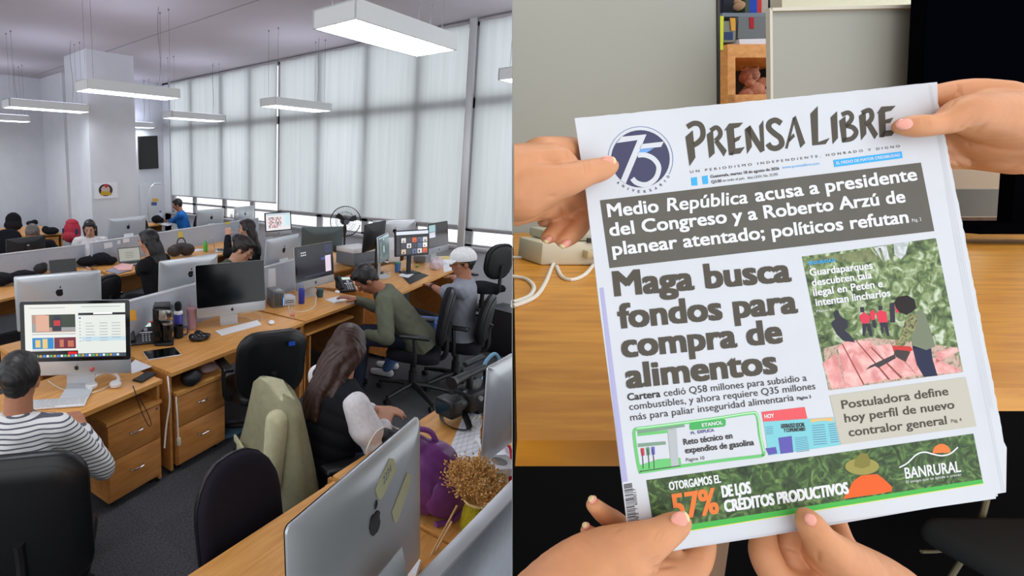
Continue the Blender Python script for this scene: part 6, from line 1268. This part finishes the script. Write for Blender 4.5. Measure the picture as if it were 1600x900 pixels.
obj('bag_strap', MB().tube([(.10, -.02, .22), (.15, -.04, .15), (.14, -.05, .05), (.06, -.08, .012), (-.02, -.09, .012)], .011), mat('purple_strap', (120, 62, 130), .5), pb); obj('front_pocket', MB().ball((.03, -.07, .11), (.09, .035, .09)), mat('purple_gloss', 0), pb); obj('bag_handle', MB().tube([(-.08, .04, .28), (-.05, .05, .34), (.02, .04, .33), (.05, .03, .27)], .012), mat('purple_strap', 0), pb)
blob('kettle_case', 'rounded black gadget case between the purple bag and dried flowers', 'case', (712, 792), Zn, [(0, 0, .06, .06, .05, .06), (.0, .05, .05, .06, .06, .05), (-.03, .11, .05, .07, .06, .045)], mat('gloss_black', 0), 0, wr=0.)
tag(obj('calculator', MB().box(At((697, 752), Zn)+ZZ*.05, (.09, .10, .02), Matrix.Rotation(-.6, 3, 'Z') @ Matrix.Rotation(.4, 3, 'X'), bev=.004), M_wpl), 'white device with small keys tipped on the black case', 'device')
vz = At((738, 842), Zn); vt = thing('vase', 'glittery gold-yellow glass vase holding dried flowers', 'vase', vz); gold = mat('glitter_gold', (190, 176, 30), .25, .5, noise=.5, nscale=300, bump=.8)
obj('vase_body', MB().lathe([(.038, 0), (.045, .01), (.047, .07), (.040, .12), (.030, .145), (.033, .16), (.028, .16), (.026, .145), (.0, .02)]), gold, vt); obj('twine_ring', MB().tube([(.036*math.cos(a), .036*math.sin(a), .158) for a in [2*PI*i/16 for i in range(16)]], .006, 6, True, True), mat('twine', (214, 190, 130), .9), vt)
fl_ = MB(); rr = random.Random(5)
for i in range(230):
    a = rr.uniform(0, 2*PI); sp_ = rr.uniform(0, 1)**.6; r1 = .115*sp_; h1 = .16+.15*(1-sp_*.45)+rr.uniform(-.03, .02); b = Vector((math.cos(a)*.015, math.sin(a)*.015, .14)); e = Vector((math.cos(a)*r1, math.sin(a)*r1, h1)); m_ = (b+e)/2+Vector((math.cos(a)*.01, math.sin(a)*.01, .01))
    fl_.tube([b, m_, e], .0009, 3, False)
    for k in range(6): q_ = e+Vector((rr.gauss(0, .012), rr.gauss(0, .012), rr.gauss(0, .014))); fl_.tube([m_*.4+e*.6, q_], .0006, 3, False); fl_.box(q_, (.0045, .0045, .0045), Matrix.Rotation(rr.uniform(0, 3), 3, (1, 1, 0)))
df_ = tag(obj('dried_flowers', fl_, ramp_noise('dried_tan', [(.3, (150, 100, 40)), (.5, (200, 150, 80)), (.7, (232, 196, 136))], 60, .9), None, loc=vz), 'bunch of dried golden-tan filler flowers standing in the gold vase', 'dried flowers')
wb_ = thing('gift_box', 'white box with a round window and a red and green label', 'box', At((778, 757), Zn), math.radians(-38)); obj('box_body', MB().box((0, 0, .055), (.13, .11, .11), bev=.003), M_wpl, wb_)
obj('round_window', MB().cyl((0, 0, .1105), (0, 0, .112), .032), mat('steel_brushed', 0), wb_); obj('red_label', MB().box((.035, -.0555, .05), (.045, .002, .05)), CM((200, 30, 44)), wb_); obj('green_label', MB().box((-.03, -.0555, .08), (.05, .002, .018)), CM((50, 140, 70)), wb_)
tag(obj('adhesive_tape', MB().tube([At((742, 698), Zn)+ZZ*.03, At((748, 704), Zn)+ZZ*.05, At((756, 718), Zn)+ZZ*.03], .012, 10), M_wpl), 'white curved plastic handle left of the box with the round window', 'handle')
tag(obj('red_lanyard', MB().tube([At((789, 700), Zn)+ZZ*.02, At((796, 708), Zn)+ZZ*.03, At((799, 722), Zn)+ZZ*.02, At((797, 733), Zn)+ZZ*.01], .007, 8), CM((190, 30, 50))), 'red strap at the right edge above the white box', 'strap')
for i, (a, b, lb) in enumerate((((672, 872), (714, 790), 'long thin wooden stick leaning against the partition, left one'), ((678, 868), (706, 815), 'shorter wooden stick beside the longer stick'))):
    tag(obj('wooden_stick', MB().tube([At(a, Zn)+ZZ*.006, At(b, .87)], .004, 8, False), mat('stick_tan', (196, 152, 100), .6)), lb, 'stick')
tag(obj('card_stack', MB().box(At((643, 893), Zn)+ZZ*.014, (.075, .045, .028), Matrix.Rotation(.3, 3, 'Z')), M_pap), 'small stack of white cards beside the big silver computer\'s foot', 'cards')
blob('pouch', 'open black pouch on the desk before the vest wearer', 'pouch', (603, 690), Zn, [(0, 0, .03, .07, .05, .035), (-.04, 0, .035, .04, .04, .03)], mat('pouch_black', 0), -20)
tag(obj('white_cable', MB().tube([At((573, 712), Zn)+ZZ*.004, At((574, 700), .80), At((588, 675), .86), At((608, 665), .84), At((617, 668), .80), At((640, 678), .78)], .0035, 6), mat('white_cable', 0)), 'white cable arching over the black pouch', 'cable')
sc_ = MB()
# tape notes on the back of the front computer
def back_y(f): T_ = [(0, .0335), (.3, .0335), (.75, .0305), (.90, .0245), (.97, .0165)]; i = max(k for k in range(4) if T_[k][0] <= f); a, b = T_[i], T_[i+1]; return a[1]+(b[1]-a[1])*min(1, (f-a[0])/(b[0]-a[0]))
def im_tape(uvs, name, hand=None):
    T = Matrix.Translation((0, 0, .970-.75)) @ Matrix.Rotation(math.radians(3), 4, 'X'); q = MB(); q.prism([Vector((-u*.65/2, back_y(max(abs(u), abs(v-.5)*2)), .455*v)) for u, v in uvs], (0, .0012, 0)); 
    q.tf(T); o = obj(name, q, mat('masking_tape', (212, 208, 168), .8), IM_A)
    if hand:
        h_ = MB(); text_on(h_, hand, Vector((-.045, .0345, .382)), Vector((-.092, .0345, .402)), .020, Vector((0, 1, 0)), shear=.3); h_.tf(T); obj('handwriting', h_, mat('ink_pen', (50, 70, 140), .7), o)
im_tape([(.02, .85), (.05, .79), (.10, .76), (.38, .85), (.36, .92), (.30, .94)], 'tape_note', '2234'); im_tape([(.28, .62), (.32, .54), (.37, .52), (.66, .68), (.64, .74), (.58, .76)], 'tape_note')
